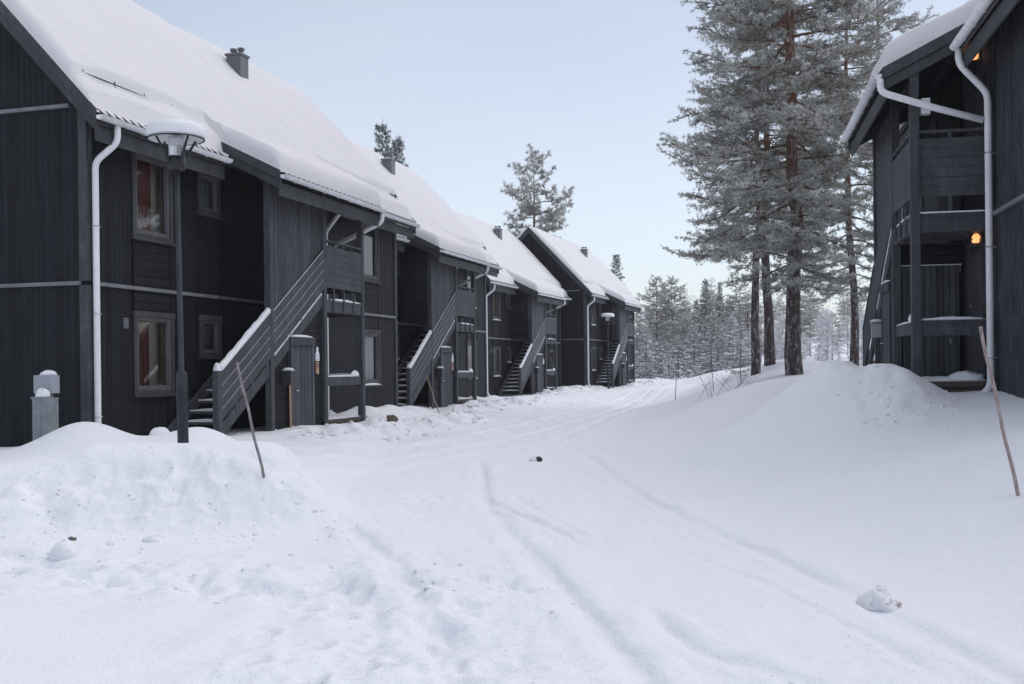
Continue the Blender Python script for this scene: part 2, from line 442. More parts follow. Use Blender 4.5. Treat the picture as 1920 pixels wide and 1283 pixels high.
# smooth normals taken from the height field so the pieces meet without a seam
gxx = np.gradient(GZ, axis=1)/np.gradient(GX, axis=1); gyy = np.gradient(GZ, axis=0)/np.gradient(GY, axis=0)
N = np.stack([-gxx.ravel(), -gyy.ravel(), np.ones(nx*ny)], 1); N /= np.linalg.norm(N, axis=1)[:, None]
def piece(name, mask):
    f = Fq[mask]; u, inv = np.unique(f.ravel(), return_inverse=True)
    m = np_mesh(name, V[u], inv.reshape(-1, 4), M_SNOW, True)
    m.normals_split_custom_set_from_vertices(N[u].tolist())
    return tag(link(name, m), kind='structure')
piece('road', on_road)
piece('snow_bank', bankL)
piece('snow_bank', pileR)
piece('ground', ~(on_road | bankL | pileR))
def gh(x, y): return float(gz(np.array([x]), np.array([y]))[0])

# ------------------------------------------------------------------ houses
ZB, ZG, DG, TP, HW = 2.72, 5.29, 0.5, 1.057, 3.3      # band, eave, eave offset, roof slope, half width
E0, E1, DE, ZE = 3.396, 8.116, 1.6, 4.953             # porch roof
TE = 0.498
OV = 0.363
DP, S1, S2, S3 = 1.10, 3.80, 6.06, 7.955              # posts
def zmain(d): return ZG + TP*(DG-d) if d > -HW else ZG + TP*(DG+HW) - TP*(-HW-d)
def zext(d): return ZE + TE*(DE-d)
RTOP = ZG + TP*(DG+HW)
STS, STK = 1.93, 0.648                                # stair foot and slope (stringer underside)
def zstr(s): return (s-STS)*STK
LW = [(1.15, 2.30, .85, 2.31), (1.15, 2.30, 3.54, 5.10), (10.35, 11.5, .85, 2.31), (10.35, 11.5, 3.54, 5.10)]
SW = [(3.12, 3.86, 1.52, 2.33), (3.12, 3.86, 4.22, 5.08)]
CACHE = {}
def cached(key, name, fn, material, parent, smooth=False, loc=None):
    if key not in CACHE:
        mb = MB(); fn(mb); CACHE[key] = mb.mesh(name, material, smooth)
    return link(name, CACHE[key], parent, loc)

def f_wall(m):
    holes = [(a+.09, b-.09, c+.1, e-.1) for a, b, c, e in LW+SW]
    ss = sorted({0, HL} | {h[0] for h in holes} | {h[1] for h in holes}); zs = sorted({0, ZG+.45} | {h[2] for h in holes} | {h[3] for h in holes})
    for a, b in zip(ss[:-1], ss[1:]):
        for c, e in zip(zs[:-1], zs[1:]):
            if any(h[0] <= a+1e-6 and b <= h[1]+1e-6 and h[2] <= c+1e-6 and e <= h[3]+1e-6 for h in holes): continue
            m.quad((a, 0, c), (b, 0, c), (b, 0, e), (a, 0, e))
    top = ZG+.45; y2 = 2*HW
    for s in (0, HL):
        v = [(s, 0, 0), (s, y2, 0), (s, y2, top), (s, HW, RTOP-.1), (s, 0, top)]
        m.add(v, [(0, 4, 3, 2, 1) if s == 0 else (0, 1, 2, 3, 4)])
    m.quad((HL, y2, 0), (0, y2, 0), (0, y2, top), (HL, y2, top))
    m.quad((0, 0, 0), (0, y2, 0), (HL, y2, 0), (HL, 0, 0))

def roof_profile(th):
    pts = [(DG-.02, zmain(DG-.02)), (-HW, RTOP), (-2*HW-DG, zmain(-2*HW-DG))]
    return pts + [(d, z-th) for d, z in reversed(pts)]

def f_roof(m):
    m.prism_s(roof_profile(.20), -OV+.03, HL+OV-.03)
    # tile ridges showing at the eave
    for k in range(int((HL+2*OV)/.2)):
        s = -OV+.12+k*.2
        if E0-.05 < s < E1+.05: continue
        p = [(s, -(DG+.02), zmain(DG)-.035), (s, -(DG-.10), zmain(DG-.10)-.045)]
        m.tube([Vector(q) + Vector((0, 0, .0)) for q in p], .042, 6)
def f_proof(m):
    d0 = .10
    poly = [(DE-.03, zext(DE-.03)), (d0, zext(d0)), (d0, zext(d0)-.16), (DE-.03, zext(DE-.03)-.16)]
    m.prism_s(poly, E0+.03, E1-.03)
    for k in range(int((E1-E0)/.2)):
        s = E0+.1+k*.2
        m.tube([(s, -DE-.01, zext(DE)-.02), (s, -DE+.1, zext(DE-.1)-.03)], .036, 6)
def f_rake(m, s):
    sg = -1 if s == 0 else 1
    for (o1, o2, a, b) in ((OV, OV-.035, .03, -.17), (OV-.035, OV-.07, -.12, -.34)):
        for half in (0, 1):
            pts = [(DG-.02, zmain(DG-.02)), (-HW, RTOP)] if half == 0 else [(-HW, RTOP), (-2*HW-DG, zmain(-2*HW-DG))]
            poly = [(pts[0][0], pts[0][1]+a), (pts[1][0], pts[1][1]+a), (pts[1][0], pts[1][1]+b), (pts[0][0], pts[0][1]+b)]
            x = s + sg*o1; x2 = s + sg*o2
            m.prism_s(poly, min(x, x2), max(x, x2))
def f_prake(m, s):
    sg = -1 if s == E0 else 1
    for (o1, o2, a, b) in ((0, .035, .03, -.15), (.035, .07, -.10, -.32)):
        poly = [(DE-.02, zext(DE-.02)+a), (.2, zext(.2)+a), (.2, zext(.2)+b), (DE-.02, zext(DE-.02)+b)]
        x, x2 = s+sg*-o1, s-sg*o2
        m.prism_s(poly, min(x, x2), max(x, x2))
def f_fascia(m, a, b, d, z): m.fbox(a, b, d-.10, d-.07, z-.42, z-.17)
def f_gutter(m, a, b, d, z):
    n = 9; r = .075
    def ring(s, rr): return [(s, -(d + rr*math.cos(math.pi*(1+k/(n-1)))), z-.075 + rr*math.sin(math.pi*(1+k/(n-1)))) for k in range(n)]
    A, B, A2, B2 = ring(a, r), ring(b, r), ring(a, r-.01), ring(b, r-.01)
    fs = []
    for k in range(n-1):
        fs += [(k, k+1, n+k+1, n+k), (2*n+k+1, 2*n+k, 3*n+k, 3*n+k+1)]
    m.add(A+B+A2+B2, fs + [tuple(range(n)), tuple(range(2*n-1, n-1, -1)), (0, n, 3*n, 2*n), (n-1, 2*n-1, 4*n-1, 3*n-1)])
    x = a+.5
    while x < b:
        m.tube([(p[0]+x-a, p[1], p[2]) for p in ring(a, r+.006)], .008, 4); x += .62
def f_pipe(m, pts, rnd=.12):
    out = [Vector(pts[0])]
    for p, q, r in zip(pts[:-2], pts[1:-1], pts[2:]):
        p, q, r = Vector(p), Vector(q), Vector(r)
        a = (p-q).normalized()*min(rnd, (p-q).length*.45); b = (r-q).normalized()*min(rnd, (r-q).length*.45)
        for t in (0, .25, .5, .75, 1): out.append((q+a)*(1-t)**2 + q*2*t*(1-t) + (q+b)*t*t)
    out.append(Vector(pts[-1]))
    m.tube(out, .052, 12)
def pipes(kind):
    if kind == 0:
        return [(.13, -DG, ZG-.12), (.13, -DG, ZG-.38), (.10, -.10, ZG-.66), (.10, -.10, .12), (.10, -.22, -.02)]
    if kind == 1:
        s = E1+.10
        return [(s, -DG, ZG-.12), (s, -DG, ZG-.34), (s, -.10, ZG-.80), (s, -.10, .12), (s, -.24, -.02)]
    s = E1-.04
    return [(s, -DE, ZE-.12), (s, -DE, ZE-.32), (s+.07, -.9, ZE-.60), (s+.13, -.16, ZE-.86)]
def f_bracket(m, s, z):
    m.tube([(s+.06*math.cos(k/8*6.283), -.10+.06*math.sin(k/8*6.283), z) for k in range(9)], .008, 4)
    m.fbox(s-.012, s+.012, -.02, .045, z-.01, z+.01); m.fbox(s+.05, s+.12, .08, .1, z-.012, z+.012)

def window(par, key, s0, s1, z0, z1, curtain, snow):
    def casing(m):
        m.fbox(s0, s0+.09, .004, .034, z0+.1, z1-.1); m.fbox(s1-.09, s1, .004, .034, z0+.1, z1-.1)
        m.fbox(s0-.02, s1+.02, .004, .045, z1-.1, z1); m.fbox(s0, s1, .004, .034, z0+.02, z0+.1)
    w = cached(key+'c', 'window', casing, M_TRIM, par)
    a, b, c, e = s0+.09, s1-.09, z0+.1, z1-.1
    fw = .058 if s1-s0 > .9 else .045
    def frame(m):
        for (x0, x1, y0, y1) in ((a, a+fw, c, e), (b-fw, b, c, e), (a+fw, b-fw, c, c+fw), (a+fw, b-fw, e-fw, e)):
            m.fbox(x0, x1, -.09, .012, y0, y1)
        for (x0, x1, y0, y1) in ((a+fw, a+fw+.02, c+fw+.02, e-fw-.02), (b-fw-.02, b-fw, c+fw+.02, e-fw-.02), (a+fw, b-fw, c+fw, c+fw+.02), (a+fw, b-fw, e-fw-.02, e-fw)):
            m.fbox(x0, x1, -.075, -.012, y0, y1)
    cached(key+'f', 'frame', frame, M_FRAME, w)
    cached(key+'p', 'pane', lambda m: m.quad((a+.07, .045, c+.07), (b-.07, .045, c+.07), (b-.07, .045, e-.07), (a+.07, .045, e-.07)), M_GLASS, w)
    def room(m):
        x0, x1, y0, y1, d = a-.06, b+.06, c-.06, e+.06, .26
        m.quad((x0, d, y0), (x1, d, y0), (x1, d, y1), (x0, d, y1)); m.quad((x0, .1, y0), (x0, d, y0), (x0, d, y1), (x0, .1, y1))
        m.quad((x1, d, y0), (x1, .1, y0), (x1, .1, y1), (x1, d, y1)); m.quad((x0, .1, y0), (x1, .1, y0), (x1, d, y0), (x0, d, y0))
        m.quad((x0, d, y1), (x1, d, y1), (x1, .1, y1), (x0, .1, y1))
        for (p, q, r_, t_) in ((x0, a, y0, y1), (b, x1, y0, y1), (a, b, y0, c), (a, b, e, y1)):
            m.quad((p, .1, r_), (q, .1, r_), (q, .1, t_), (p, .1, t_))
    cached(key+'r', 'room_lining', room, M_ROOM, w)
    if curtain:
        c0, c1, mt, dd = curtain
        def cur(m):
            n = 40; vs = []; fs = []
            for k in range(n+1):
                s = a + (b-a)*(c0+(c1-c0)*k/n); y = .12+.03*math.sin(k*1.55)+.012*math.sin(k*.6)
                vs += [(s, y, c-.25), (s, y*.97+.01, e+.1)]
            for k in range(n): fs.append((2*k, 2*k+2, 2*k+3, 2*k+1))
            m.add(vs, fs)
        cached(key+'k'+str(curtain[:2])+mt.name, 'curtain', cur, mt, w, True)
    cached(key+'s', 'sill', lambda m: m.fbox(s0-.04, s1+.04, .004, .075, z0-.02, z0+.02), M_TRIM, w)
    if snow:
        def sn(m):
            n = 8
            for k in range(n):
                pass
            m.blob(((s0+s1)/2, -.045, z0+.022), ((s1-s0)/2+.02, .04, .055), 3, .05, 16, 6, 0)
        cached(key+'n', 'sill_snow', sn, M_SNOW, w, True)
    return w

def roof_snow(par, seed, hide):
    """snow lying on the main roof and on the porch roof, rounded at its edges"""
    s_ = np.unique(np.round(np.concatenate([np.arange(-OV, HL+OV+.01, .07), [E0, E1, HL+OV, -OV+.02, HL+OV-.02]]), 3))
    d_ = np.unique(np.round(np.concatenate([np.arange(-2*HW-DG, -HW-.6, .3), np.arange(-HW-.6, -.2, .07), np.arange(-.2, .16, .028), np.arange(.16, DG, .055), np.arange(DG, DE+.001, .055), [DG-.02, DG, DE, DE-.02, -HW]]), 3))
    SS, DD = np.meshgrid(s_, d_, indexing='ij')
    zm = np.where(DD > -HW, ZG+TP*(DG-DD), RTOP-TP*(-HW-DD))
    ze = ZE+TE*(DE-DD)
    inE = sstep(E0-.001, E0+.02, SS)*sstep(E1+.001, E1-.02, SS)
    base = np.where(DD > -.5, zm*(1-inE)+np.maximum(zm, ze)*inE, zm)
    base = np.where(DD > DG+.001, ze, base)
    front = np.where((SS >= E0) & (SS <= E1), DE, DG)
    e_side = np.minimum(SS+OV, HL+OV-SS); e_front = front-DD; e_back = DD+2*HW+DG
    e_porch = np.where(DD > DG-.15, np.minimum(SS-E0, E1-SS), 9.0)
    nz = fbm(SS+seed*13, DD, .55, 3, seed); n2 = fbm(SS+seed*7, DD, 2.1, 2, seed+3)
    T = .36 + .05*nz + .018*n2
    # below the snow guard the layer has slipped and is thinner
    slip = sstep(.13, .05, -(DD-.06)-.06)*(1-inE)*np.where(DD > -.6, 1, 0)
    slip = sstep(-.05, .06, DD+.03*n2)*(1-inE)
    T = T*(1-.40*slip)
    crev = np.exp(-((DD-.035-.03*vnoise(SS, SS*0, .7, seed+2))/.045)**2)*(1-inE)*sstep(.1, .7, fbm(SS, SS*0, .6, 2, seed+21)+.9*np.exp(-(SS/.7)**2))
    T = T*(1-.62*crev)
    rs = .10+.10*sstep(-.5, .6, fbm(SS, DD*0, .5, 2, seed+9))
    f1 = np.sqrt(np.clip(1-(1-np.clip(e_side/.24, 0, 1))**2, 0, 1))
    scal = .04*np.abs(np.sin(math.pi*(SS+OV-.02)/.2))**.7*(.6+.5*vnoise(SS, SS*0, 1.3, seed))
    f2 = np.sqrt(np.clip(1-(1-np.clip((e_front-scal*(1-inE)*1.0-.35*scal*inE)/rs, 0, 1))**2, 0, 1))
    f3 = np.sqrt(np.clip(1-(1-np.clip(np.maximum(e_porch, 0)/.16, 0, 1))**2, 0, 1))
    f4 = np.clip(e_back/.3, 0, 1)
    ridge = np.exp(-((DD+HW)/.55)**2)
    T = T - .16*ridge*(TP*.55)
    th = T*f1*f2*f3*f4
    # a rounded ridge
    soft = np.where(np.abs(DD+HW) < .5, (.5-np.abs(DD+HW))**2*TP*.9, 0)
    Z = base + th + .004 - soft*.6*f1
    Vn = np.stack([SS.ravel(), -DD.ravel(), Z.ravel()], 1)
    n0, n1 = SS.shape; ix = np.arange(n0*n1).reshape(n0, n1)
    cs = (SS[:-1, :-1]+SS[1:, 1:])/2; cd = (DD[:-1, :-1]+DD[1:, 1:])/2
    ok = (cd < DG) | ((cs > E0) & (cs < E1))
    if hide: ok &= ~((np.abs(cs-8.28) < .16) & (np.abs(cd+2.2) < .19))
    Fn = np.stack([ix[:-1, :-1], ix[:-1, 1:], ix[1:, 1:], ix[1:, :-1]], -1)[ok]
    u, inv = np.unique(Fn.ravel(), return_inverse=True)
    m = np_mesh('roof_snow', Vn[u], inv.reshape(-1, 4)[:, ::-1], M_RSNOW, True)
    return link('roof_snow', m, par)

def f_stringer(m, d0, d1, s0, s1, h=.26):
    m.prism_d([(s0, zstr(s0)), (s1, zstr(s1)), (s1, zstr(s1)+h), (s0, zstr(s0)+h)], d0, d1)

def house(i, label, cur):
    x, y, a, zb = HOUSES[i]
    h = empty('apartment_house', (x, y, zb), math.pi/2-a)
    tag(h, label, 'house', 'dark timber houses with snowy roofs')
    cached('wall', 'wall', f_wall, M_WALL, h)
    cached('plinth', 'plinth', lambda m: m.box(.03, HL-.03, .03, 2*HW-.03, -1.2, -.02), M_PLINTH, h)
    cached('roof', 'roof', f_roof, M_ROOF, h)
    cached('proof', 'porch_roof', f_proof, M_SOFFIT, h)
    for s in (0, HL): cached('rk%g' % s, 'rake_board', lambda m: f_rake(m, s), M_TRIM, h)
    for s in (E0, E1): cached('prk%g' % s, 'porch_rake_board', lambda m: f_prake(m, s), M_TRIM, h)
    for k, (p, q, d, z) in enumerate(((-OV+.07, E0-.02, DG, ZG), (E1+.02, HL+OV-.07, DG, ZG), (E0+.08, E1-.08, DE, ZE))):
        cached('fa%d' % k, 'fascia', lambda m: f_fascia(m, p, q, d, z), M_TRIM, h)
        o = .02 if k < 2 else .0
        cached('gu%d' % k, 'gutter', lambda m: f_gutter(m, p-.06 if k != 1 else p, q+.06 if k != 0 else q, d+.04, z+.03), M_PIPE, h, True)
    for k in range(3):
        p = cached('dp%d' % k, 'downpipe', lambda m: f_pipe(m, pipes(k)), M_PIPE, h, True)
        for z in (.55, 2.2, 3.6) if k < 2 else ():
            cached('br%d%g' % (k, z), 'bracket', lambda m: f_bracket(m, (.10, E1+.10)[k], z), M_STEEL, p)
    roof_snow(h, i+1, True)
    for sa, sb in ((-.15, 3.2), (8.5, HL+.15)):
        def guard(m):
            z = zmain(-.02)
            for q in (.12, .19): m.tube([(sa, .0, z+q), (sb, .0, z+q)], .014, 5)
            n = int((sb-sa)/.8)
            for k in range(n+1):
                s = sa+.1+(sb-sa-.2)*k/n
                m.tube([(s, .0, z+.23), (s, .0, z)], .018, 5)
        cached('gd%g' % sa, 'snow_guard', guard, M_METAL, h)
    def chim(m):
        m.box(8.28-.18, 8.28+.18, 2.2-.19, 2.2+.19, zmain(-1.9)-.2, RTOP-.50)
        m.box(8.28-.21, 8.28+.21, 2.2-.22, 2.2+.22, RTOP-.50, RTOP-.45)
    c = cached('ch', 'chimney', chim, M_CHIM, h)
    for q in (-.10, .10):
        cached('fl%g' % q, 'flue', lambda m: m.lathe([(.05, -.15), (.05, -.06), (.085, -.06), (.085, .0), (.0, .01)], 10, (8.28, 2.2+q, RTOP-.30)), M_CHIM, c)
    if i != 0: cached('chs', 'chimney_snow', lambda m: m.blob((8.28, 2.2, RTOP-.45), (.21, .22, .06), 5, .06, 14, 6, 0), M_SNOW, c, True)
    # trim
    def band(m):
        m.fbox(.13, S1-.06, .004, .06, ZB-.06, ZB); m.fbox(S1+.06, 12.52, .004, .06, ZB-.06, ZB)
    cached('bd', 'floor_band', band, M_BAND, h)
    for s in (0, HL):
        sg = -1 if s == 0 else 1
        x0, x1 = (s+.004*sg, s+.06*sg)
        cached('gb%g' % s, 'gable_band', lambda m: (m.box(min(x0, x1), max(x0, x1), .10, 2*HW, ZB-.06, ZB), m.box(min(x0, x1), max(x0, x1), .28, 2*HW-.28, 5.50, 5.555)), M_BAND, h)
        def corner(m):
            m.box(min(s, s+.03*sg), max(s, s+.03*sg), -.03, .12, .0, ZB-.065); m.box(min(s, s+.03*sg), max(s, s+.03*sg), -.03, .12, ZB+.005, ZG+.15)
            m.box(s-.12 if s else .0, s if s else .12, -.03, -.003, 0, ZB-.065); m.box(s-.12 if s else .0, s if s else .12, -.03, -.003, ZB+.005, ZG+.15)
        cached('cb%g' % s, 'corner_board', corner, M_TRIM if s else M_POST, h)
    for (p, q) in ((1.15, 2.30), (10.35, 11.5)):
        def wp(m):
            for (z0, z1) in ((2.32, ZB-.065), (ZB+.005, 3.51)):
                m.fbox(p+.1, q-.1, .004, .018, z0, z1); m.fbox(p, p+.095, .004, .03, z0, z1); m.fbox(q-.095, q, .004, .03, z0, z1)
        cached('wp%g' % p, 'wall_panel', wp, M_WALLH, h)
    cached('sw', 'stairwell_wall', lambda m: (m.fbox(3.98, 5.99, .004, .03, ZB+.005, ZG+.4), m.fbox(3.98, 5.99, .004, .03, 0, ZB-.065)), M_WALLH, h)
    cached('vt', 'wall_vent', lambda m: [m.fbox(.88, 1.0, .004, .03, 2.0+k*.03, 2.02+k*.03) for k in range(6)], M_BAND, h)
    # windows
    for k, (p, q, r, t) in enumerate(LW):
        window(h, 'lw%d' % k, p, q, r, t, cur[k], i > 0 or k == 2)
    for k, (p, q, r, t) in enumerate(SW):
        window(h, 'sw%d' % k, p, q, r, t, (0, 1, M_BLIND, 0), i > 0 and k == 0)
    # porch: posts, stair panel, shed, balcony
    for k, s in enumerate((S1, S2, S3)):
        cached('ps%d' % k, 'post', lambda m: m.fbox(s-.065, s+.065, DP-.065, DP+.065, -.4, zext(DP)-.16), M_POST, h)
    cached('bm', 'porch_beam', lambda m: (m.fbox(E0+.15, E1-.15, DP-.05, DP+.05, zext(DP)-.36, zext(DP)-.165)), M_SOFFIT, h)
    def spanel(m):
        poly = [(S1+.07, zstr(S1)+1.15), (S2-.07, zstr(S2)+1.15), (S2-.07, zext(DP)-.37), (S1+.07, zext(DP)-.37)]
        m.prism_d(poly, DP-.03, DP+.02)
    cached('sp', 'stair_panel', spanel, M_PANEL, h)
    st = cached('st', 'staircase', lambda m: (f_stringer(m, .10, .145, STS-.25, S2-.05), f_stringer(m, DP-.02, DP+.03, STS+.05, S2-.065)), M_RAIL, h)
    for k in range(14):
        s = STS+.02+k*.277; z = (k+1)*.1812
        t = cached('tread', 'tread', lambda m: m.fbox(-.02, .29, .15, DP-.03, -.045, 0), M_RAIL, st, False, (s, 0, z))
        cached('treadsnow', 'tread_snow', lambda m: (m.fbox(-.015, .285, .2, DP-.08, .002, .022), m.blob((.14, -.62, .02), (.13, .4, .03), 4, .1, 14, 6, 0)), M_SNOW, t)
    def rails(m):
        for k in range(4):
            lo = .34+k*.205
            for (sa, sb) in ((2.0, S1-.065), (S1+.065, S2-.065)):
                m.prism_d([(sa, zstr(sa)+lo), (sb, zstr(sb)+lo), (sb, zstr(sb)+lo+.190), (sa, zstr(sa)+lo+.190)], DP+.035, DP+.06)
        for s in (2.5, 3.05, 3.6, 4.35, 4.95, 5.55):
            m.prism_d([(s, zstr(s)+.1), (s+.09, zstr(s+.09)+.1), (s+.09, zstr(s+.09)+.9), (s, zstr(s)+.9)], DP-.01 if False else DP+.031, DP+.035)
        m.fbox(1.90, 2.02, DP-.05, DP+.07, -.2, 1.27)
        sa, sb = 2.02, S1-.07
        m.prism_d([(sa, zstr(sa)+1.165), (sb, zstr(sb)+1.165), (sb, zstr(sb)+1.205), (sa, zstr(sa)+1.205)], DP-.05, DP+.08)
    rl = cached('rl', 'stair_railing', rails, M_RAIL, h)
    def rsnow(m):
        n = 22; sa, sb = 2.03, S1-.075
        vs = []; fs = []; pr = [(-.045, 0), (-.045, .06), (-.015, .10), (.04, .10), (.07, .06), (.07, 0)]
        for k in range(n+1):
            s = sa+(sb-sa)*k/n; hh = 1+.12*math.sin(k*1.7)+.08*math.sin(k*.6)
            vs += [(s, -(DP+q), zstr(s)+1.207+w*hh*.9) for q, w in pr]
        for k in range(n):
            for j in range(5): fs.append((k*6+j, (k+1)*6+j, (k+1)*6+j+1, k*6+j+1))
        fs += [tuple(range(6)), tuple(range(n*6+5, n*6-1, -1))]
        m.add(vs, fs)
        for k in range(4):
            lo = .34+k*.205+.1905
            for (p, q) in ((2.03, S1-.07), (S1+.07, S2-.07)):
                m.prism_d([(p, zstr(p)+lo), (q, zstr(q)+lo), (q, zstr(q)+lo+.005), (p, zstr(p)+lo+.005)], DP+.036, DP+.058)
        m.blob((1.96, -(DP+.01), 1.27), (.075, .075, .14), 2, .06, 14, 8, 0)
        sa, sb = S1+.08, S2-.1
        for k in range(9):
            p, q = sa+(sb-sa)*k/9, sa+(sb-sa)*(k+.86+.14*(k % 3 == 0))/9
            m.prism_d([(p, zstr(p)+.263), (q, zstr(q)+.263), (q, zstr(q)+.295), (p, zstr(p)+.295)], DP-.02, DP+.045)
    cached('rs', 'railing_snow', rsnow, M_SNOW, rl)
    def shed(m):
        sa, sb = S1+.07, S2-.07
        m.prism_d([(sa, -.3), (sb, -.3), (sb, zstr(sb)-.02), (sa, zstr(sa)-.02)], DP-.045, DP-.005)
        m.prism_d([(sb-.04, -.3), (sb, -.3), (sb, ZB-.2), (sb-.04, ZB-.2)], .035, DP-.05)
    cached('sh', 'shed_wall', shed, M_WALLH, h)
    def sdoor(m):
        m.fbox(4.62, 5.46, DP-.003, DP+.03, -.1, 1.76)
        m.fbox(4.54, 4.62, DP-.003, DP+.05, -.1, 1.76); m.fbox(5.46, 5.54, DP-.003, DP+.05, -.1, 1.76)
    sdo = cached('sd', 'shed_door', sdoor, M_DOOR, h)
    cached('sdl', 'lintel', lambda m: m.fbox(4.52, 5.56, DP-.003, DP+.07, 1.765, 1.93), M_TRIM, sdo)
    cached('sds', 'lintel_snow', lambda m: m.blob((5.04, -DP-.03, 1.932), (.52, .05, .05), 6, .05, 16, 6, 0), M_SNOW, sdo, True)
    cached('sdh', 'handle', lambda m: m.tube([(4.70, -DP-.03, .86), (4.70, -DP-.08, .86), (4.81, -DP-.08, .86)], .012, 6), M_STEEL, sdo)
    def edoor(m):                                   # shed door at the porch end
        x_ = S2-.07
        m.box(x_+.002, x_+.04, -1.0, -.09, .24, 2.02); m.box(x_+.002, x_+.055, -1.04, -.05, 2.02, 2.14)
        for k in range(6): m.box(x_+.04, x_+.05, -.93+k*.13, -.93+k*.13+.11, .42, 1.94)
    eo = cached('ed', 'porch_end_door', edoor, M_DOOR, h)
    cached('eds', 'door_snow', lambda m: m.box(S2-.07, S2-.02, -1.04, -.05, 2.142, 2.158), M_SNOW, eo)
    cached('edh', 'handle', lambda m: m.box(S2-.02, S2+.01, -.25, -.23, .80, .90), M_STEEL, eo)
    for k, z in enumerate((.25, ZB+.12)):
        e = cached('ent%d' % k, 'entrance_door', lambda m: (m.fbox(6.55, 7.45, .004, .03, z, z+2.0), m.fbox(6.46, 6.54, .004, .05, z, z+2.08), m.fbox(7.46, 7.54, .004, .05, z, z+2.08), m.fbox(6.44, 7.56, .004, .06, z+2.082, z+2.17)), M_TRIM, h)
        cached('enth%d' % k, 'handle', lambda m: (m.tube([(6.65, -.03, z+.98), (6.65, -.09, z+.98), (6.77, -.09, z+.98)], .011, 6), m.fbox(6.62, 6.68, .03, .045, z+1.12, z+1.18)), M_STEEL, e)
    cached('dk', 'porch_deck', lambda m: (m.fbox(S2-.065, S3+.1, .0+.035, DP+.03, .10, .20), m.fbox(S2-.065, S3+.04, .035, DP-.02, -.12, .09), m.fbox(S2+.1, S3-.1, DP+.08, DP+.34, -.1, .05)), M_DECK, h)
    def dsnow(m):
        m.blob(((S2+S3)/2+.05, -.60, .20), (.95, .50, .07), 8, .12, 22, 6, 0)
        m.blob((S3-.25, -.35, .21), (.28, .25, .14), 9, .2, 14, 6, 0); m.fbox(S2, S3+.08, .1, DP, .201, .225)
    cached('dks', 'deck_snow', dsnow, M_SNOW, h, True)
    cached('prl', 'porch_rail', lambda m: (m.fbox(S2+.065, S3-.065, DP-.02, DP+.02, .93, 1.12), m.fbox(S3-.015, S3+.025, .06, DP-.065, .90, 1.10), m.fbox(S3-.045, S3+.055, .06, DP-.065, 1.10, 1.135)), M_RAIL, h)
    cached('prs', 'rail_snow', lambda m: (m.blob(((S2+S3)/2-.1, -DP, 1.12), (.86, .035, .035), 1, .1, 20, 6, 0), m.blob((S3-.35, -DP, 1.12), (.24, .045, .13), 2, .15, 16, 6, 0), m.blob((S3, -.57, 1.137), (.05, .5, .05), 4, .1, 18, 6, 0)), M_SNOW, h, True)
    def balc(m):
        m.fbox(S2-.06, S3+.02, .035, DP+.05, ZB-.02, ZB+.04)
        m.fbox(S2+.065, S3-.065, DP-.02, DP+.04, ZB-.22, ZB-.025); m.fbox(S3-.02, S3+.03, .06, DP-.065, ZB-.24, ZB-.025)
        for s in (6.3, 6.7, 7.1, 7.5): m.fbox(s-.03, s+.03, .06, DP-.03, ZB-.2, ZB-.025)
    b = cached('bl', 'balcony', balc, M_RAIL, h)
    def brail(m):
        for k in range(6):
            z = ZB+.30+k*.148
            m.fbox(S2+.067, S3-.067, DP+.03, DP+.055, z, z+.142)
            m.fbox(S3+.005, S3+.03, .09, DP-.067, z, z+.142)
        m.fbox(S2+.065, S3-.065, DP-.03, DP+.06, ZB+1.27, ZB+1.31); m.fbox(S3-.03, S3+.04, .06, DP-.065, ZB+1.27, ZB+1.31)
        for s in (6.55, 7.0, 7.45): m.fbox(s-.03, s+.03, DP-.015, DP+.028, ZB-.0+.045, ZB+1.268)
        m.box(S3-.03, S3+.003, -.62, -.56, ZB+.045, ZB+1.268)
    cached('blr', 'balcony_railing', brail, M_RAIL, b)
    for s in (6.45, 6.95, 7.45):
        cached('bk%g' % s, 'bracket', lambda m: m.fbox(s-.025, s+.025, DP+.045, DP+.075, ZB-.2, ZB+.25), M_POST, b)
    cached('bls', 'balcony_snow', lambda m: (m.fbox(S3+.02, S3+.055, .06, DP-.065, ZB+.045, ZB+.066), m.blob(((S2+S3)/2, -DP-.03, ZB+.04), (.8, .03, .04), 5, .3, 18, 6, 0)), M_SNOW, b)
    if i == 4: cached('bxl', 'post_lamp_box', lambda m: m.fbox(S3-.07, S3+.05, DP-.23, DP-.10, 4.28, 4.52), M_PIPE, h)
    return h

RED = [(.05, .50, M_CURT, 0), (.0, .60, M_CURT, 0), (0, 1, M_BLIND, 0), (.4, 1, M_BLIND, 0)]
GRY = [(0, 1, M_BLIND, 0), (0, .4, M_BLIND, 0), (0, .35, M_BLIND, 0), (.5, 1, M_BLIND, 0)]
LBL = ['nearest black timber house on the left, red curtains in its windows',
       'second dark timber house of the left row, set back behind the nearest one',
       'third dark timber house of the left row, roof running into a taller gable',
       'farthest dark timber house of the left row, its full black gable showing',
       'dark timber house on the right with two lit orange wall lamps']
hs = [house(i, LBL[i], RED if i == 0 else GRY) for i in range(5)]
for c in hs[4].children:
    if c.name.startswith('wall') and c.name[4:5] in ('', '.'):
        c.material_slots[0].link = 'OBJECT'; c.material_slots[0].material = M_WALLF
# lit wall lamps on the right-hand house
for z in (2.42, 5.30):
    q = 7.34
    l = cached('wl%g' % z, 'wall_lamp', lambda m: (m.fbox(q-.07, q+.07, .004, .03, z-.13, z+.13), m.fbox(q-.04, q+.04, .03, .05, z-.02, z+.02), m.fbox(q-.14, q+.14, .03, .17, z+.10, z+.125), m.fbox(q-.10, q+.10, .165, .175, z-.02, z+.0), m.fbox(q-.01, q+.01, .165, .178, z-.1, z+.1)), M_METAL, hs[4])
    cached('wg%g' % z, 'globe', lambda m: m.blob((q, -.095, z), (.09, .065, .09), 1, 0, 16, 10, -.6), M_LIT, l, True)

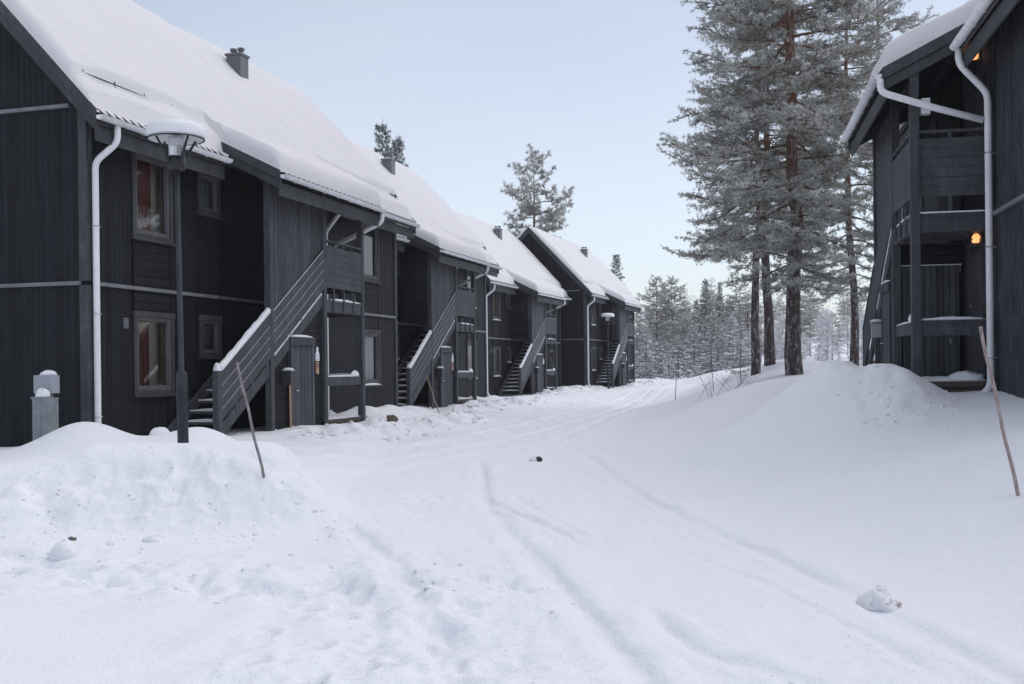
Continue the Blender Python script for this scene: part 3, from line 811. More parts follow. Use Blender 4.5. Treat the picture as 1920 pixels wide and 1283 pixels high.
# ------------------------------------------------------------------ street lamps, stakes, boxes, signs, lumps
M_LPOST = board_mat('lamp_post_paint', (0.036, 0.038, 0.047), 'n', .1, 1.4, 0.2)
M_LBLACK = mat('lamp_black', (0.018, 0.019, 0.022), 0.5)
M_LWHITE = mat('lamp_underside', (0.62, 0.63, 0.66), 0.5)
M_LGLASS = mat('lamp_lens', (0.85, 0.87, 0.90), 0.12, 0, .6)
M_LGLASS.node_tree.nodes['Principled BSDF'].inputs['Transmission Weight'].default_value = 0.75
def lamp(x, y, zb, top, label, tilt=0.0):
    o = empty('street_lamp', (x, y, zb)); tag(o, label, 'street lamp', 'street lamps along the house row')
    o.rotation_euler = (0, tilt, .35)
    hgt = top-zb
    def post(m):
        m.lathe([(.0, -.6), (.072, -.6), (.072, 1.12), (.066, 1.15), (.036, 1.17), (.034, hgt-.30), (0, hgt-.30)], 16)
        m.box(.068, .078, -.03, .03, .62, .98)
    build('post', post_mb(post), M_LPOST, o, True)
    build('base_cup', post_mb(lambda m: m.lathe([(0, hgt-.42), (.105, hgt-.42), (.115, hgt-.40), (.118, hgt-.24), (0, hgt-.235)], 20)), M_LBLACK, o, True)
    def lens(m):
        pr = [(.10, hgt-.235)]
        for k in range(8): pr += [(.105, hgt-.23+k*.034), (.094, hgt-.212+k*.034)]
        m.lathe(pr+[(0, hgt+.04)], 22)
    build('lens', post_mb(lens), M_LGLASS, o, True)
    for k in range(4):
        q = k*math.pi/2+.5
        build('arm', post_mb(lambda m: m.tube([(.10*math.cos(q), .10*math.sin(q), hgt-.36), (.15*math.cos(q), .15*math.sin(q), hgt-.22), (.29*math.cos(q), .29*math.sin(q), hgt-.005)], [.026, .02, .017], 6)), M_LBLACK, o)
    s = build('shade', post_mb(lambda m: m.lathe([(.02, hgt+.055), (.335, hgt), (.35, hgt-.012), (.365, hgt-.008), (.365, hgt+.012), (.2, hgt+.06), (0, hgt+.07)], 40)), M_LWHITE, o, True)
    build('rim', post_mb(lambda m: m.lathe([(.352, hgt-.018), (.37, hgt-.018), (.37, hgt-.004), (.352, hgt-.004)], 40)), M_LBLACK, s)
    build('snow_cap', post_mb(lambda m: m.lathe([(.368, hgt+.014), (.378, hgt+.05), (.37, hgt+.12), (.34, hgt+.17), (.24, hgt+.205), (.1, hgt+.215), (0, hgt+.218)], 40)), M_SNOW, s, True)
    return o
def post_mb(fn):
    m = MB(); fn(m); return m
lamp(-4.36, 14.0, gh(-4.36, 14.0), 4.70, 'grey street lamp with a round snow cap, standing in the snowbank by the nearest house', -.012)
lamp(5.46, 60.0, gh(5.46, 60.0), 4.52, 'distant black street lamp with snow cap beside the farthest house stair')

M_STAKE = mat('stake_wood', (0.17, 0.145, 0.14), 0.8)
_t = NT(M_STAKE); _o = _t.obj(); _t.L(_t.ramp(_t.noise(_t.mapping(_o, (8, 8, 2.5)), 4, 5, .7), [(.3, (.11, .09, .085)), (.7, (.36, .33, .34))]), _t.p.inputs['Base Color'])
M_BAMBOO = mat('pale_stick', (0.36, 0.28, 0.21), 0.7)
M_STAKER = mat('reddish_stake', (0.34, 0.25, 0.24), 0.75)
_t = NT(M_STAKER); _o = _t.obj(); _t.L(_t.ramp(_t.noise(_t.mapping(_o, (8, 8, 2.5)), 4, 5, .7), [(.3, (.22, .14, .13)), (.7, (.45, .40, .41))]), _t.p.inputs['Base Color'])
def stake(label, a, b, r, material, cat='marker stake', name='snow_stake', group='thin marker stakes in the snow'):
    a, b = Vector(a), Vector(b); d = (b-a)
    m = MB(); n = 10
    m.tube([-d.normalized()*.25] + [d*(k/n) + Vector((.006*math.sin(k*1.3), 0, 0)) for k in range(n+1)], [r*1.05]+[r*(1-.12*k/n) for k in range(n+1)], 8)
    o = build(name, m, material, None, True, a); tag(o, label, cat, group)
stake('dark leaning wooden stake stuck in the snowbank before the nearest stair', (-2.66, 11.3, gh(-2.66, 11.3)), (-2.95, 11.35, 1.71), .016, M_STAKE)
stake('tall weathered reddish stake leaning in the bank before the right-hand porch', (4.53, 9.5, gh(4.53, 9.5)), (4.23, 9.55, 1.94), .018, M_STAKER)
x, y = (1265-960)/1983*33, 33
stake('thin dark upright stake at the far road edge toward the house row', (x, y, gh(x, y)), (x+.06, y, gh(x, y)+.95), .012, M_STAKE)
x, y = (1337-960)/1983*29, 29
stake('thin dark upright stake at the far road edge toward the pine trunks', (x, y, gh(x, y)), (x-.05, y, gh(x, y)+1.1), .010, M_STAKE)
x, y = hpt(1, 2.75, 1.75)
stake('pale bamboo stick leaning on the railing of the second house stair', (x, y, .3), (x-.35, y-.2, 1.45), .018, M_BAMBOO, 'stick', 'bamboo_stick', None)

M_CAB = mat('cabinet_grey', (0.21, 0.235, 0.25), 0.55, 0.1)
_t = NT(M_CAB); _o = _t.obj(); _t.L(_t.ramp(_t.noise(_o, 6, 5, .7), [(.3, (.15, .17, .185)), (.7, (.27, .30, .32))]), _t.p.inputs['Base Color'])
M_MBOX = mat('meter_box_grey', (0.33, 0.35, 0.40), 0.5)
x, y = -7.07, 16.0
cab = empty('utility_cabinet', (x, y, gh(x, y)-.27), -.28); tag(cab, 'grey metal utility cabinet with snow on its lid by the black gable', 'utility cabinet')
def cb(m):
    m.box(-.145, .145, -.10, .12, 0, .98)
    m.box(-.16, .01, -.115, .13, .98, 1.01); m.box(-.13, .0, -.104, -.10, .90, .915); m.box(-.13, 0, -.104, -.1, .86, .868); m.box(.005, .012, -.104, -.1, .02, .96)
    m.box(.012, .15, -.105, .125, .98, .995)
build('body', post_mb(cb), M_CAB, cab)
build('snow_cap', post_mb(lambda m: m.blob((-.04, 0, 1.0), (.115, .10, .13), 4, .12, 16, 9, 0)), M_SNOW, cab, True)
x, y = -7.20, 16.4
mbx = empty('meter_box', (x, y, gh(x, y)-.30), -.28); tag(mbx, 'pale grey box on a pipe, snow on top, standing behind the utility cabinet', 'meter box')
build('pipe', post_mb(lambda m: (m.lathe([(.0, -.2), (.028, -.2), (.028, 1.05), (.045, 1.05), (.045, 1.12), (.035, 1.14), (.0, 1.14)], 14, (.05, 0, 0)))), M_CAB, mbx, True)
def mb_(m):
    pr = []
    for k in range(9):
        q = math.pi*k/8-math.pi/2; pr.append((.15*math.cos(q)*.35+.11, .12*math.sin(q)))
    poly = [(-.16, -.12)] + pr + [(-.16, .12)]; n = len(poly)
    vs = [(p, q, 1.14) for p, q in poly]+[(p, q, 1.42) for p, q in poly]
    m.add(vs, [tuple(range(n-1, -1, -1)), tuple(range(n, 2*n))]+[(k, (k+1) % n, n+(k+1) % n, n+k) for k in range(n)])
build('housing', post_mb(mb_), M_MBOX, mbx)
build('snow_cap', post_mb(lambda m: m.blob((.02, 0, 1.42), (.135, .12, .075), 7, .06, 16, 8, 0)), M_SNOW, mbx, True)

# letter boxes, signs and the leaning handle on the shed fronts
WHICH = ['nearest', 'second', 'third', 'farthest', 'right-hand']
M_BOX = mat('letter_box', (0.38, 0.385, 0.40), 0.45, 0.2)
M_BOXD = mat('letter_box_dark', (0.045, 0.045, 0.05), 0.5)
M_SIGNW = mat('sign_white', (0.72, 0.75, 0.80), 0.5)
M_SIGNB = mat('sign_blue', (0.06, 0.12, 0.30), 0.5)
M_TAN = mat('sign_tan', (0.55, 0.33, 0.20), 0.6)
M_PURP = mat('sign_purple', (0.22, 0.05, 0.16), 0.5)
M_HANDLE = mat('light_wood', (0.52, 0.34, 0.22), 0.55)
GROUPB = 'letter boxes on the house sheds'
def on_house(i, name, s, d, z):
    x, y = hpt(i, s, d); return empty(name, (x, y, HOUSES[i][3]+z), math.pi/2-HOUSES[i][2])
BOXL = ['letter box with a pale side and snow top on the shed of the nearest house', 'snow-topped letter box on the shed of the second house from the left',
        'small letter box with a white snow cap on the third house shed', 'tiny snow-capped letter box on the farthest house shed', 'grey letter box on the post edge of the right-hand house shed']
for i in range(5):
    b = on_house(i, 'letter_box', 4.33, DP-.005, .98); tag(b, BOXL[i], 'letter box', GROUPB)
    b.scale = (.72, .8, .85)
    build('case', post_mb(lambda m: m.prism_d([(-.10, 0), (.10, 0), (.10, .30), (-.10, .32)], 0.0, .25)), M_BOX if i == 4 else M_BOXD, b)
    build('lid', post_mb(lambda m: m.fbox(-.115, .115, .0, .27, .325, .34)), M_BOX, b)
    build('snow_cap', post_mb(lambda m: m.blob((0, -.135, .34), (.125, .15, .06), 3, .07, 14, 8, 0)), M_SNOW, b, True)
SGNL = ['white bottle-shaped notice sign over a tan plate beside the nearest shed door', 'white notice sign over a brown plate beside the second house shed door',
        'white notice sign beside the third house shed door', 'small white notice sign beside the farthest house shed door']
for i in range(4):
    b = on_house(i, 'notice_sign', 5.76, DP-.005, 1.46); tag(b, SGNL[i], 'sign', 'notice signs beside the shed doors')
    out = [(-.08, 0), (.08, 0), (.085, .06), (.08, .15), (.045, .19), (.035, .22), (.04, .26), (.0, .30), (-.04, .26), (-.035, .22), (-.045, .19), (-.08, .15), (-.085, .06)]
    build('board', post_mb(lambda m: m.prism_d(out[::-1], 0, .02)), M_SIGNW, b)
    if i < 2:
        build('plate', post_mb(lambda m: m.fbox(-.055, .055, 0, .018, -.27, -.02)), M_TAN, b)
        build('mark', post_mb(lambda m: m.add([(.036*math.cos(k/12*6.283), -.0195, -.10+.062*math.sin(k/12*6.283)) for k in range(12)], [tuple(range(12))])), M_PURP, b)
        def bl(m):
            for (a0, a1, c0, c1) in ((-.052, .052, .03, .036), (-.052, .052, .124, .13), (-.052, -.046, .036, .124), (.046, .052, .036, .124)): m.fbox(a0, a1, .02, .0215, c0, c1)
        build('border', post_mb(bl), M_SIGNB, b)
b = on_house(0, 'broom_handle', 4.50, DP+.055, 0)
tag(b, 'light wooden handle standing upright beside the nearest shed door', 'broom handle')
build('handle', post_mb(lambda m: m.tube([(0, 0, -.15), (.0, .006, .5), (.005, .015, 1.0)], .022, 8)), M_HANDLE, b, True)

M_ROCK = mat('brown_rock', (0.14, 0.11, 0.10), 0.9)
M_DIRTY = snow_mat('dirty_snow', (0.70, 0.70, 0.74))
_t = NT(M_DIRTY); _o = _t.obj()
_t.L(_t.ramp(_t.noise(_o, 11, 3, .6), [(.58, (.82, .82, .85)), (.63, (.52, .46, .47)), (.70, (.30, .24, .25))]), _t.p.inputs['Base Color'])
def lump(name, label, cat, x, y, r, m_, seed, amp=.14, zo=0.0, grp=None):
    mb = MB(); mb.blob((0, 0, 0), r, seed, amp, 22, 14, -.6)
    o = build(name, mb, m_, None, True, (x, y, gh(x, y)+zo)); tag(o, label, cat, grp)
lump('snow_lump', 'small round snow lump on the flat snow before the left bank', 'snow lump', -3.98, 9.35, (.12, .12, .13), M_SNOW, 3, .08, .0, 'loose snow lumps')
lump('snow_lump', 'round snow lump at the foot of the nearest stair', 'snow lump', -5.3, 15.9, (.15, .15, .15), M_SNOW, 8, .08, .05, 'loose snow lumps')
lump('snow_lump', 'dirty lump of snow and ice with brown flecks right of the road', 'snow lump', 2.40, 7.0, (.125, .105, .11), M_DIRTY, 12, .26, -.005, 'loose snow lumps')
lump('rock', 'small brown rock in the snow before the second house', 'rock', -2.75, 24.2, (.13, .10, .09), M_ROCK, 4, .25, .05)
mb = MB(); mb.blob((0, 0, .03), (.10, .07, .06), 9, .2, 14, 9, -.6)
rb = build('ice_chunk', mb, M_SNOW, None, True, (.36, 17.0, gh(.36, 17.0))); tag(rb, 'small chunk with a dark end lying alone on the snowy road', 'chunk')
build('dark_end', post_mb(lambda m: m.blob((.06, -.03, .045), (.055, .055, .045), 4, .2, 12, 8, -.6)), M_LBLACK, rb, True)
lump('rock', 'dark clod showing in the foot of the left snowbank', 'rock', -4.2, 10.05, (.045, .035, .03), M_ROCK, 6, .3, .005)

# loose crumbs thrown up by the plough and the wheels: far too many to count
def crumbs():
    r = np.random.default_rng(21); P = []
    n = 420; x = r.uniform(-6.2, -1.5, n); P.append(np.stack([x, 10.15+.10*(x+4.2)+r.normal(.25, .45, n), r.gamma(1.6, .006, n)], 1))
    n = 240; x = r.uniform(-4.8, .4, n); P.append(np.stack([x, 8.0-.35*(x+1.6)+r.normal(0, .55, n), r.gamma(1.5, .005, n)], 1))
    n = 90; P.append(np.stack([r.uniform(4.5, 6.2, n), r.normal(14.5, .6, n), r.gamma(1.6, .010, n)], 1))
    n = 260; x = r.uniform(-1.6, 2.4, n); P.append(np.stack([x, r.uniform(5.2, 13, n), r.gamma(1.3, .0035, n)], 1))
    for i in range(4):
        n = 260; s = r.uniform(3, 13.5, n); d = r.normal(2.0, .5, n); hx, hy, a, _ = HOUSES[i]
        P.append(np.stack([hx+math.sin(a)*s+math.cos(a)*d, hy+math.cos(a)*s-math.sin(a)*d, r.gamma(1.6, .020, n)], 1))
    P = np.concatenate(P); P[:, 2] = np.clip(P[:, 2], .003, .08); z = gz(P[:, 0], P[:, 1], True)
    b = MB(); b.blob((0, 0, 0), (1, 1, 1), 3, .2, 8, 6, -1); bv = np.array(b.v); bf = np.array(b.f); m = len(bv); n = len(P)
    sc = P[:, 2][:, None, None]*r.uniform(.6, 1.3, (n, 1, 3))*np.array([1.15, 1.15, .8]); q = r.uniform(0, 6.28, n)
    v = bv[None]*sc*(1+.06*r.normal(0, 1, (n, m, 1)).clip(-1, 1)); c, s_ = np.cos(q)[:, None], np.sin(q)[:, None]
    V_ = np.stack([v[..., 0]*c-v[..., 1]*s_+P[:, 0:1], v[..., 0]*s_+v[..., 1]*c+P[:, 1:2], v[..., 2]+z[:, None]-P[:, 2:3]*.12], -1).reshape(-1, 3)
    F_ = (bf[None]+(np.arange(n)*m)[:, None, None]).reshape(-1, 4)
    return np_mesh('snow_crumbs', V_, F_, M_SNOW, True)
tag(link('snow_crumbs', crumbs()), 'loose crumbs of snow scattered on the road and the bank feet', 'snow crumbs', None, 'stuff')

# ------------------------------------------------------------------ trees
rng0 = np.random.default_rng(11)
def foliage_mat(name, dark, mid, frost, bias):
    m = mat(name, mid, 0.75, 0, 0.15); t = NT(m); o = t.obj()
    a = t.new('ShaderNodeAttribute', attribute_name='frost')
    geo = t.new('ShaderNodeNewGeometry')
    n = t.noise(o, 1.1, 3, .6)
    f = t.math('ADD', t.math('MULTIPLY', a.outputs['Fac'], .75), t.math('MULTIPLY', t.math('SUBTRACT', n, .5), .9))
    f = t.math('ADD', f, bias, True)
    t.L(t.ramp(f, [(.05, dark), (.45, mid), (.95, frost)]), t.p.inputs['Base Color'])
    t.p.inputs['Transmission Weight'].default_value = 0
    return m
M_PINE = foliage_mat('frosted_pine_needles', (.10, .108, .09), (.37, .378, .342), (.86, .855, .84), .12)
M_SPRUCE = foliage_mat('frosted_spruce_needles', (.055, .064, .058), (.22, .24, .235), (.74, .75, .77), .06)
M_LADEN = foliage_mat('snowy_spruce_needles', (.07, .075, .07), (.28, .285, .29), (.78, .79, .81), .06)
M_RIME = foliage_mat('rime_twigs', (.45, .46, .48), (.66, .67, .69), (.84, .85, .87), .2)
def bark_mat(name, low, high, z0, z1, frost=.35):
    m = mat(name, low, 0.85, 0, .2); t = NT(m); o = t.obj()
    sep = t.new('ShaderNodeSeparateXYZ'); t.L(o, sep.inputs[0])
    n = t.noise(t.mapping(o, (9, 9, 2.2)), 2.5, 6, .75); n2 = t.noise(o, 1.6, 4, .7)
    hf = t.math('MULTIPLY', t.math('SUBTRACT', t.math('ADD', sep.outputs[2], t.math('MULTIPLY', n2, 2.0)), z0), 1/(z1-z0), True)
    c = t.mix(hf, (*low, 1), (*high, 1))
    c = t.mix(1.0, c, t.ramp(n, [(.25, (.45, .45, .45)), (.7, (1.35, 1.3, 1.3))]), 'MULTIPLY')
    ff = t.math('MULTIPLY', t.math('SUBTRACT', t.noise(t.mapping(o, (6, 6, 2)), 2.0, 5, .75), .52, True), frost*14, True)
    c = t.mix(ff, c, (.55, .56, .60, 1))
    t.L(c, t.p.inputs['Base Color']); t.bump(n, .8, .04); return m
M_BARK = bark_mat('pine_bark', (.085, .066, .062), (.21, .108, .068), 4.0, 8.5)
M_BARKF = bark_mat('far_bark', (.12, .11, .11), (.17, .12, .10), 3.0, 8.0, .5)

def needles(P, D, rng, n, ln, wd, spread, frost, up=.15):
    """tufts of thin needle triangles at points P pointing along D"""
    k = len(P); P = np.repeat(P, n, 0); D = np.repeat(D, n, 0)
    d = D*(1-spread) + rng.normal(0, 1, (k*n, 3))*spread; d[:, 2] += up
    d /= np.linalg.norm(d, axis=1)[:, None]+1e-9
    r = rng.normal(0, 1, (k*n, 3)); w = np.cross(d, r); w /= np.linalg.norm(w, axis=1)[:, None]+1e-9
    L = ln*rng.uniform(.65, 1.2, (k*n, 1))
    a = P - d*L*.08; V = np.stack([a+w*wd*.5, a-w*wd*.5, P+d*L+w*wd*.18, P+d*L-w*wd*.18], 1).reshape(-1, 3)
    F = np.arange(k*n*4).reshape(-1, 4)[:, [0, 1, 3, 2]]
    fr = np.repeat(np.clip(np.repeat(frost, n)+rng.normal(0, .14, k*n)+.22*d[:, 2], 0, 1), 4)
    return V, F, fr

def branch_tree(name, seed, H, r0, hb, prof, nl, sub_d, tuft_d, nn, ln, wd, elev, droop, jit, frost_fn, spread=.55, lean=(0, 0), snowy=0, sublen=.36, flat=.35, bow=.0, blobs=0, subup=0.0, clump=0.0):
    """returns meshes (trunk with limbs, needle crown, snow)"""
    rng = np.random.default_rng(seed); mb = MB()
    zs = np.linspace(-.5, H, 16); wob = np.cumsum(rng.normal(0, bow, (16, 2)), 0)
    tp = np.stack([lean[0]*zs/H+wob[:, 0], lean[1]*zs/H+wob[:, 1], zs], 1)
    rad = r0*np.clip(1-zs/H, .03, 1)**.8; rad[0:2] *= np.array([1.25, 1.12])
    mb.tube(tp.tolist(), rad.tolist(), 9)
    PP, DD, FR, SN = [], [], [], []
    ga = rng.uniform(0, 6.28)
    for i in range(nl):
        rel = (i+rng.uniform(0, 1))/nl
        h = hb+(H-hb)*rel**.95; base = np.array([np.interp(h, zs, tp[:, 0]), np.interp(h, zs, tp[:, 1]), h])
        Lm = prof(rel)*rng.uniform(1-jit, 1+jit*.6)
        if Lm < .12: continue
        ga += 2.4+rng.normal(0, .35); e = elev(rel)+rng.normal(0, .12)
        m = 7; pts = [base]; az = ga; d = None
        for k in range(m):
            q = k/(m-1); ee = e - droop*math.sin(q*math.pi)*1.0 + droop*1.3*q*q; az += rng.normal(0, .10)
            d = np.array([math.cos(az)*math.cos(ee), math.sin(az)*math.cos(ee), math.sin(ee)])
            pts.append(pts[-1]+d*Lm/m)
        pts = np.array(pts); rr = .016*Lm**.9*(r0/.2)**.4+.008
        mb.tube(pts.tolist(), (rr*np.linspace(1, .22, len(pts))).tolist(), 5, False)
        ns = max(2, int(Lm*sub_d)); t0 = .12 if Lm < 1.2 else .24
        for j in range(ns+1):
            t = t0+(1-t0)*(j+rng.uniform(0, .8))/(ns+.5); t = min(t, 1.0)
            if clump and math.sin(t*9+i*1.7) < clump-1: continue
            f = t*(len(pts)-1); k = min(int(f), len(pts)-2); p = pts[k]+(pts[k+1]-pts[k])*(f-k)
            dd = pts[k+1]-pts[k]; dd /= np.linalg.norm(dd)
            sgn = 1 if j % 2 else -1; a2 = sgn*rng.uniform(.5, 1.25) if j < ns else 0
            c, s = math.cos(a2), math.sin(a2)
            sdv = np.array([dd[0]*c-dd[1]*s, dd[0]*s+dd[1]*c, dd[2]*.6+rng.normal(0, flat)*.6+subup]); sdv /= np.linalg.norm(sdv)
            sl = Lm*sublen*(1.0-.52*t)*rng.uniform(.6, 1.2)+.14
            mb.tube([p.tolist(), (p+sdv*sl*.6).tolist(), (p+sdv*sl+np.array([0, 0, .04*sl])).tolist()], [rr*.4, rr*.3, .004], 3, False)
            nt_ = max(2, int(sl/tuft_d)); q = rng.uniform(.15, 1.05, (nt_, 1))
            pp = p+sdv*sl*q+rng.normal(0, 1, (nt_, 3))*np.array([.09, .09, .05])*min(1, sl)*1.1
            PP.append(pp); DD.append(np.repeat(sdv[None], nt_, 0)+rng.normal(0, .35, (nt_, 3)))
            FR.append(np.full(nt_, frost_fn(rel, t)+rng.normal(0, .10)))
            if rng.uniform() < snowy: SN.append((p+sdv*sl*.45, sl, sdv))
    PP = np.concatenate(PP); DD = np.concatenate(DD); FR = np.concatenate(FR)
    DD /= np.linalg.norm(DD, axis=1)[:, None]
    Vn, Fn, fr = needles(PP, DD, rng, nn, ln, wd, spread, FR)
    crown = np_mesh('crown', Vn, Fn, None, False, {'frost': fr})
    sm = None
    if SN:
        sb = MB()
        for p, sl, dv in SN:
            rx = sl*rng.uniform(.35, .55); ry = rx*rng.uniform(.5, .8); az = math.atan2(dv[1], dv[0])
            q = MB(); q.blob((0, 0, 0), (rx, ry, min(.12, rx*.55)*1.0), int(rng.integers(1e6)), .22, 8, 5, -.25)
            c, s = math.cos(az), math.sin(az); sl_ = dv[2]
            sb.add([(p[0]+x*c-y*s, p[1]+x*s+y*c, p[2]+z+x*sl_*.8+.03) for x, y, z in q.v], q.f)
    if SN:
        q = [np.array(sb.v, np.float32), np.array(sb.f, np.int32)+len(Vn)]; nf = len(Fn)
        crown = np_mesh('crown', np.concatenate([Vn, q[0]]), np.concatenate([Fn, q[1]]), None, False, {'frost': np.concatenate([fr, np.ones(len(q[0]))])})
        mi = np.zeros(nf+len(q[1]), np.int32); mi[nf:] = 1
        crown.materials.append(M_LADEN); crown.materials.append(M_SNOW)
        crown.polygons.foreach_set('material_index', mi); crown.polygons.foreach_set('use_smooth', mi > 0)
    return mb.mesh('trunk', None, True), crown

def plant(name, meshes, fm, bm, loc, rz, sc, label, cat='tree', group=None):
    o = empty(name, loc, rz); o.scale = (sc, sc, sc) if isinstance(sc, (int, float)) else sc
    tag(o, label, cat, group)
    for nm, me, mt in zip(('trunk', 'crown'), meshes, (bm, fm)):
        if me is None: continue
        if not me.materials: me.materials.append(mt)
        c = link(nm, me, o)
    return o

def at(px, Y): return ((px-960)/FOC*Y, Y)
low_prof = lambda R_: (lambda r: R_*(.95+.25*math.sin(min(1, r*2)*math.pi))*(1-r)**.62+.10)
pine_prof = lambda R_: (lambda r: R_*(.62+.5*math.sin(min(1, r*1.25)*math.pi*.62))*(1-r**2.2)**.75+.12)
pel = lambda r: -.24+.78*r
G5 = 'tall frosted pines beside the right-hand house'
near = [  # px of the foot, distance, height, trunk radius, crown base, spread, limbs, lean, label
    (1419, 33.0, 15.5, .135, 3.7, 2.3, 66, (.2, 0), 'slim tall pine with straight bare trunk, leftmost of the frosted clump'),
    (1440, 35.5, 16.5, .17, 4.0, 2.25, 66, (-.1, 0), 'tall frosted pine directly behind the leftmost trunk of the clump'),
    (1487, 27.5, 16.5, .205, 2.4, 2.35, 108, (.45, .1), 'thickest frosted pine, its reddish leaning trunk standing centre of the clump'),
    (1600, 36.0, 15.5, .14, 2.5, 2.4, 72, (.0, .2), 'slender frosted pine with reddish trunk nearest the right-hand house gutter'),
    (1655, 47.0, 21.5, .16, 8.5, 2.4, 46, (.4, 0), 'thin-crowned pine rising behind the snowy porch roof on the right'),
]
for k, (px, Y, H, r0, hb, Rm, nl, ln_, lab) in enumerate(near):
    x, y = at(px, Y)
    me = branch_tree('pine', 100+k, H, r0, hb, (low_prof if k < 2 else pine_prof)(Rm), int(nl*1.2), 6.0, .030, 10, .085, .0150, pel, .20, .30, lambda r, t: .36+.26*t, .75, ln_, 0, .42, .4, .04, subup=.03)
    plant('pine_tree', me, M_PINE, M_BARK, (x, y, gh(x, y)-.1), k*1.9, 1.0, lab, 'pine tree', G5)

# background kinds, each modelled once and planted many times
FP = [branch_tree('fp', 200+k, 11, .16, 2.6+.5*k, pine_prof(2.0), 60, 4.4, .085, 9, .19, .046, pel, .3, .35, lambda r, t: .42+.25*t, .6, (0, 0), 0, .38, .4, .02, subup=.1) for k in range(3)]
def sp_prof(R_): return lambda r: R_*(1-r)**.95+.09
sel = lambda r: -.30+.75*r
FS = [branch_tree('fs', 300+k, 11, .13, .7, sp_prof(1.6+.2*k), 145, 4.4, .09, 9, .18, .044, sel, .12, .25, lambda r, t: .30+.3*t, .5, (0, 0), .0, .34, .25, .005, subup=-.08) for k in range(3)]
FL = [branch_tree('fl', 400+k, 6, .08, .3, sp_prof(1.5+.2*k), 54, 3.2, .12, 7, .18, .036, lambda r: -.42+.8*r, .12, .3, lambda r, t: .42+.3*t, .55, (0, 0), .5, .4, .25, .01, subup=-.1) for k in range(3)]
FR_ = [branch_tree('fr', 500+k, 8, .07, .6, (lambda r: 1.7*math.sin(min(1, .25+r*.8)*math.pi)**.7+.15), 52, 4.0, .10, 7, .22, .026, lambda r: .25+.75*r, -.05, .35, lambda r, t: .55, .5, (0, 0), 0, .5, .5, .03, subup=.15) for k in range(3)]

rg = random.Random(4)
def far(kind, px, Y, top_py, label, group=None, dz=0.0, wide=1.0, v=None):
    x, y = at(px, Y); z0 = gh(x, y)-.1
    ztop = CAMZ+(HOR-.011*(px-960)-top_py)/FOC*Y
    lib, H, fm, nm, cat = {'pine': (FP, 11, M_PINE, 'pine_tree', 'pine tree'), 'spruce': (FS, 11, M_SPRUCE, 'spruce_tree', 'spruce tree'),
                      'laden': (FL, 6, M_LADEN, 'snowy_spruce', 'young spruce'), 'rime': (FR_, 8, M_RIME, 'rime_birch', 'frosted birch')}[kind]
    sc = max(.12, (ztop-z0)/H); v = rg.randrange(3) if v is None else v
    return plant(nm, lib[v], fm, M_BARKF, (x, y, z0), rg.uniform(0, 6.28), (sc*wide*(1.18 if kind != 'rime' else 1), sc*wide*(1.18 if kind != 'rime' else 1), sc), label, cat, group)
far('pine', 1004, 84, 284, 'single tall pine standing behind the third and farthest house roofs', wide=.76, v=1)
far('spruce', 722, 62, 221, 'taller of the two dark spruce tops above the second house chimney', wide=.62, v=0)
far('spruce', 748, 64, 254, 'shorter of the two dark spruce tops above the second house chimney', wide=.66, v=1)
far('spruce', 1158, 112, 476, 'lone dark spruce tip showing over the farthest house roof', wide=.8, v=2)
far('pine', 1232, 104, 520, 'pale pine just right of the farthest house, left of a pair', wide=.9, v=1)
far('pine', 1262, 106, 521, 'pale pine just right of the farthest house, right of a pair', wide=.85, v=2)
far('spruce', 1325, 112, 523, 'pointed spruce rising highest between the far pines and the near trunks', wide=.85, v=1)
far('spruce', 1307, 116, 560, 'small pointed spruce close left of the highest pointed one', wide=.8, v=0)
far('spruce', 1351, 122, 528, 'thin pale spruce tip just right of the highest pointed one', wide=.55, v=2)
far('pine', 1386, 118, 538, 'broad hazy pine behind the leftmost near trunk', wide=1.25, v=0)
far('pine', 1283, 98, 590, 'low grey pine between the far pair and the pointed spruces', wide=1.2, v=1)
far('pine', 1340, 100, 588, 'brownish far pine right of the pointed spruces', wide=1.1, v=2)
far('rime', 1374, 92, 592, 'white frosted birch left of the nearest slim trunk', wide=.8, v=0)
far('rime', 1402, 96, 620, 'low white frosted birch tight against the nearest slim trunk', wide=.9, v=1)
far('laden', 1212, 86, 618, 'snow-laden young spruce at the corner of the farthest house', wide=1.1, v=0)
far('laden', 1240, 88, 632, 'second snow-laden young spruce from the farthest house corner', wide=1.2, v=1)
far('laden', 1272, 84, 640, 'snow-laden young spruce before the low grey pine', wide=1.35, v=2)
far('laden', 1302, 90, 612, 'snow-laden young spruce below the pointed spruces', wide=1.2, v=0)
far('laden', 1335, 92, 602, 'taller snow-laden spruce just left of the white birch', wide=.9, v=1)
far('laden', 1196, 92, 560, 'slender snow-laden spruce half hidden by the farthest house wall', wide=.8, v=2)
G1, G2, G3, G4 = 'rime-white birches of the far wood', 'hazy pines of the far wood', 'hazy spruces of the far wood', 'snowy saplings at the wood edge'
for k in range(34):
    px = 1385+k*11.5+rg.uniform(-9, 9); far('rime', px, rg.uniform(95, 190), rg.uniform(575, 650), 'rime-white birch in the far wood behind the pine trunks', G1, wide=rg.uniform(.8, 1.3))
for k in range(16):
    px = 1440+k*26+rg.uniform(-12, 12); far('pine', px, rg.uniform(120, 210), rg.uniform(535, 600), 'hazy pine in the far wood behind the near trunks', G2, wide=rg.uniform(.8, 1.2))
for k in range(12):
    px = 1180+k*22+rg.uniform(-9, 9); far('spruce', px, rg.uniform(125, 190), rg.uniform(570, 625), 'hazy spruce filling the far wood right of the house row', G3, wide=rg.uniform(.8, 1.1))
for k in range(14):
    px = 1195+k*18+rg.uniform(-8, 8); far('laden', px, rg.uniform(80, 98), rg.uniform(655, 690), 'snowy sapling at the wood edge beyond the road end', G4, wide=rg.uniform(1, 1.5))
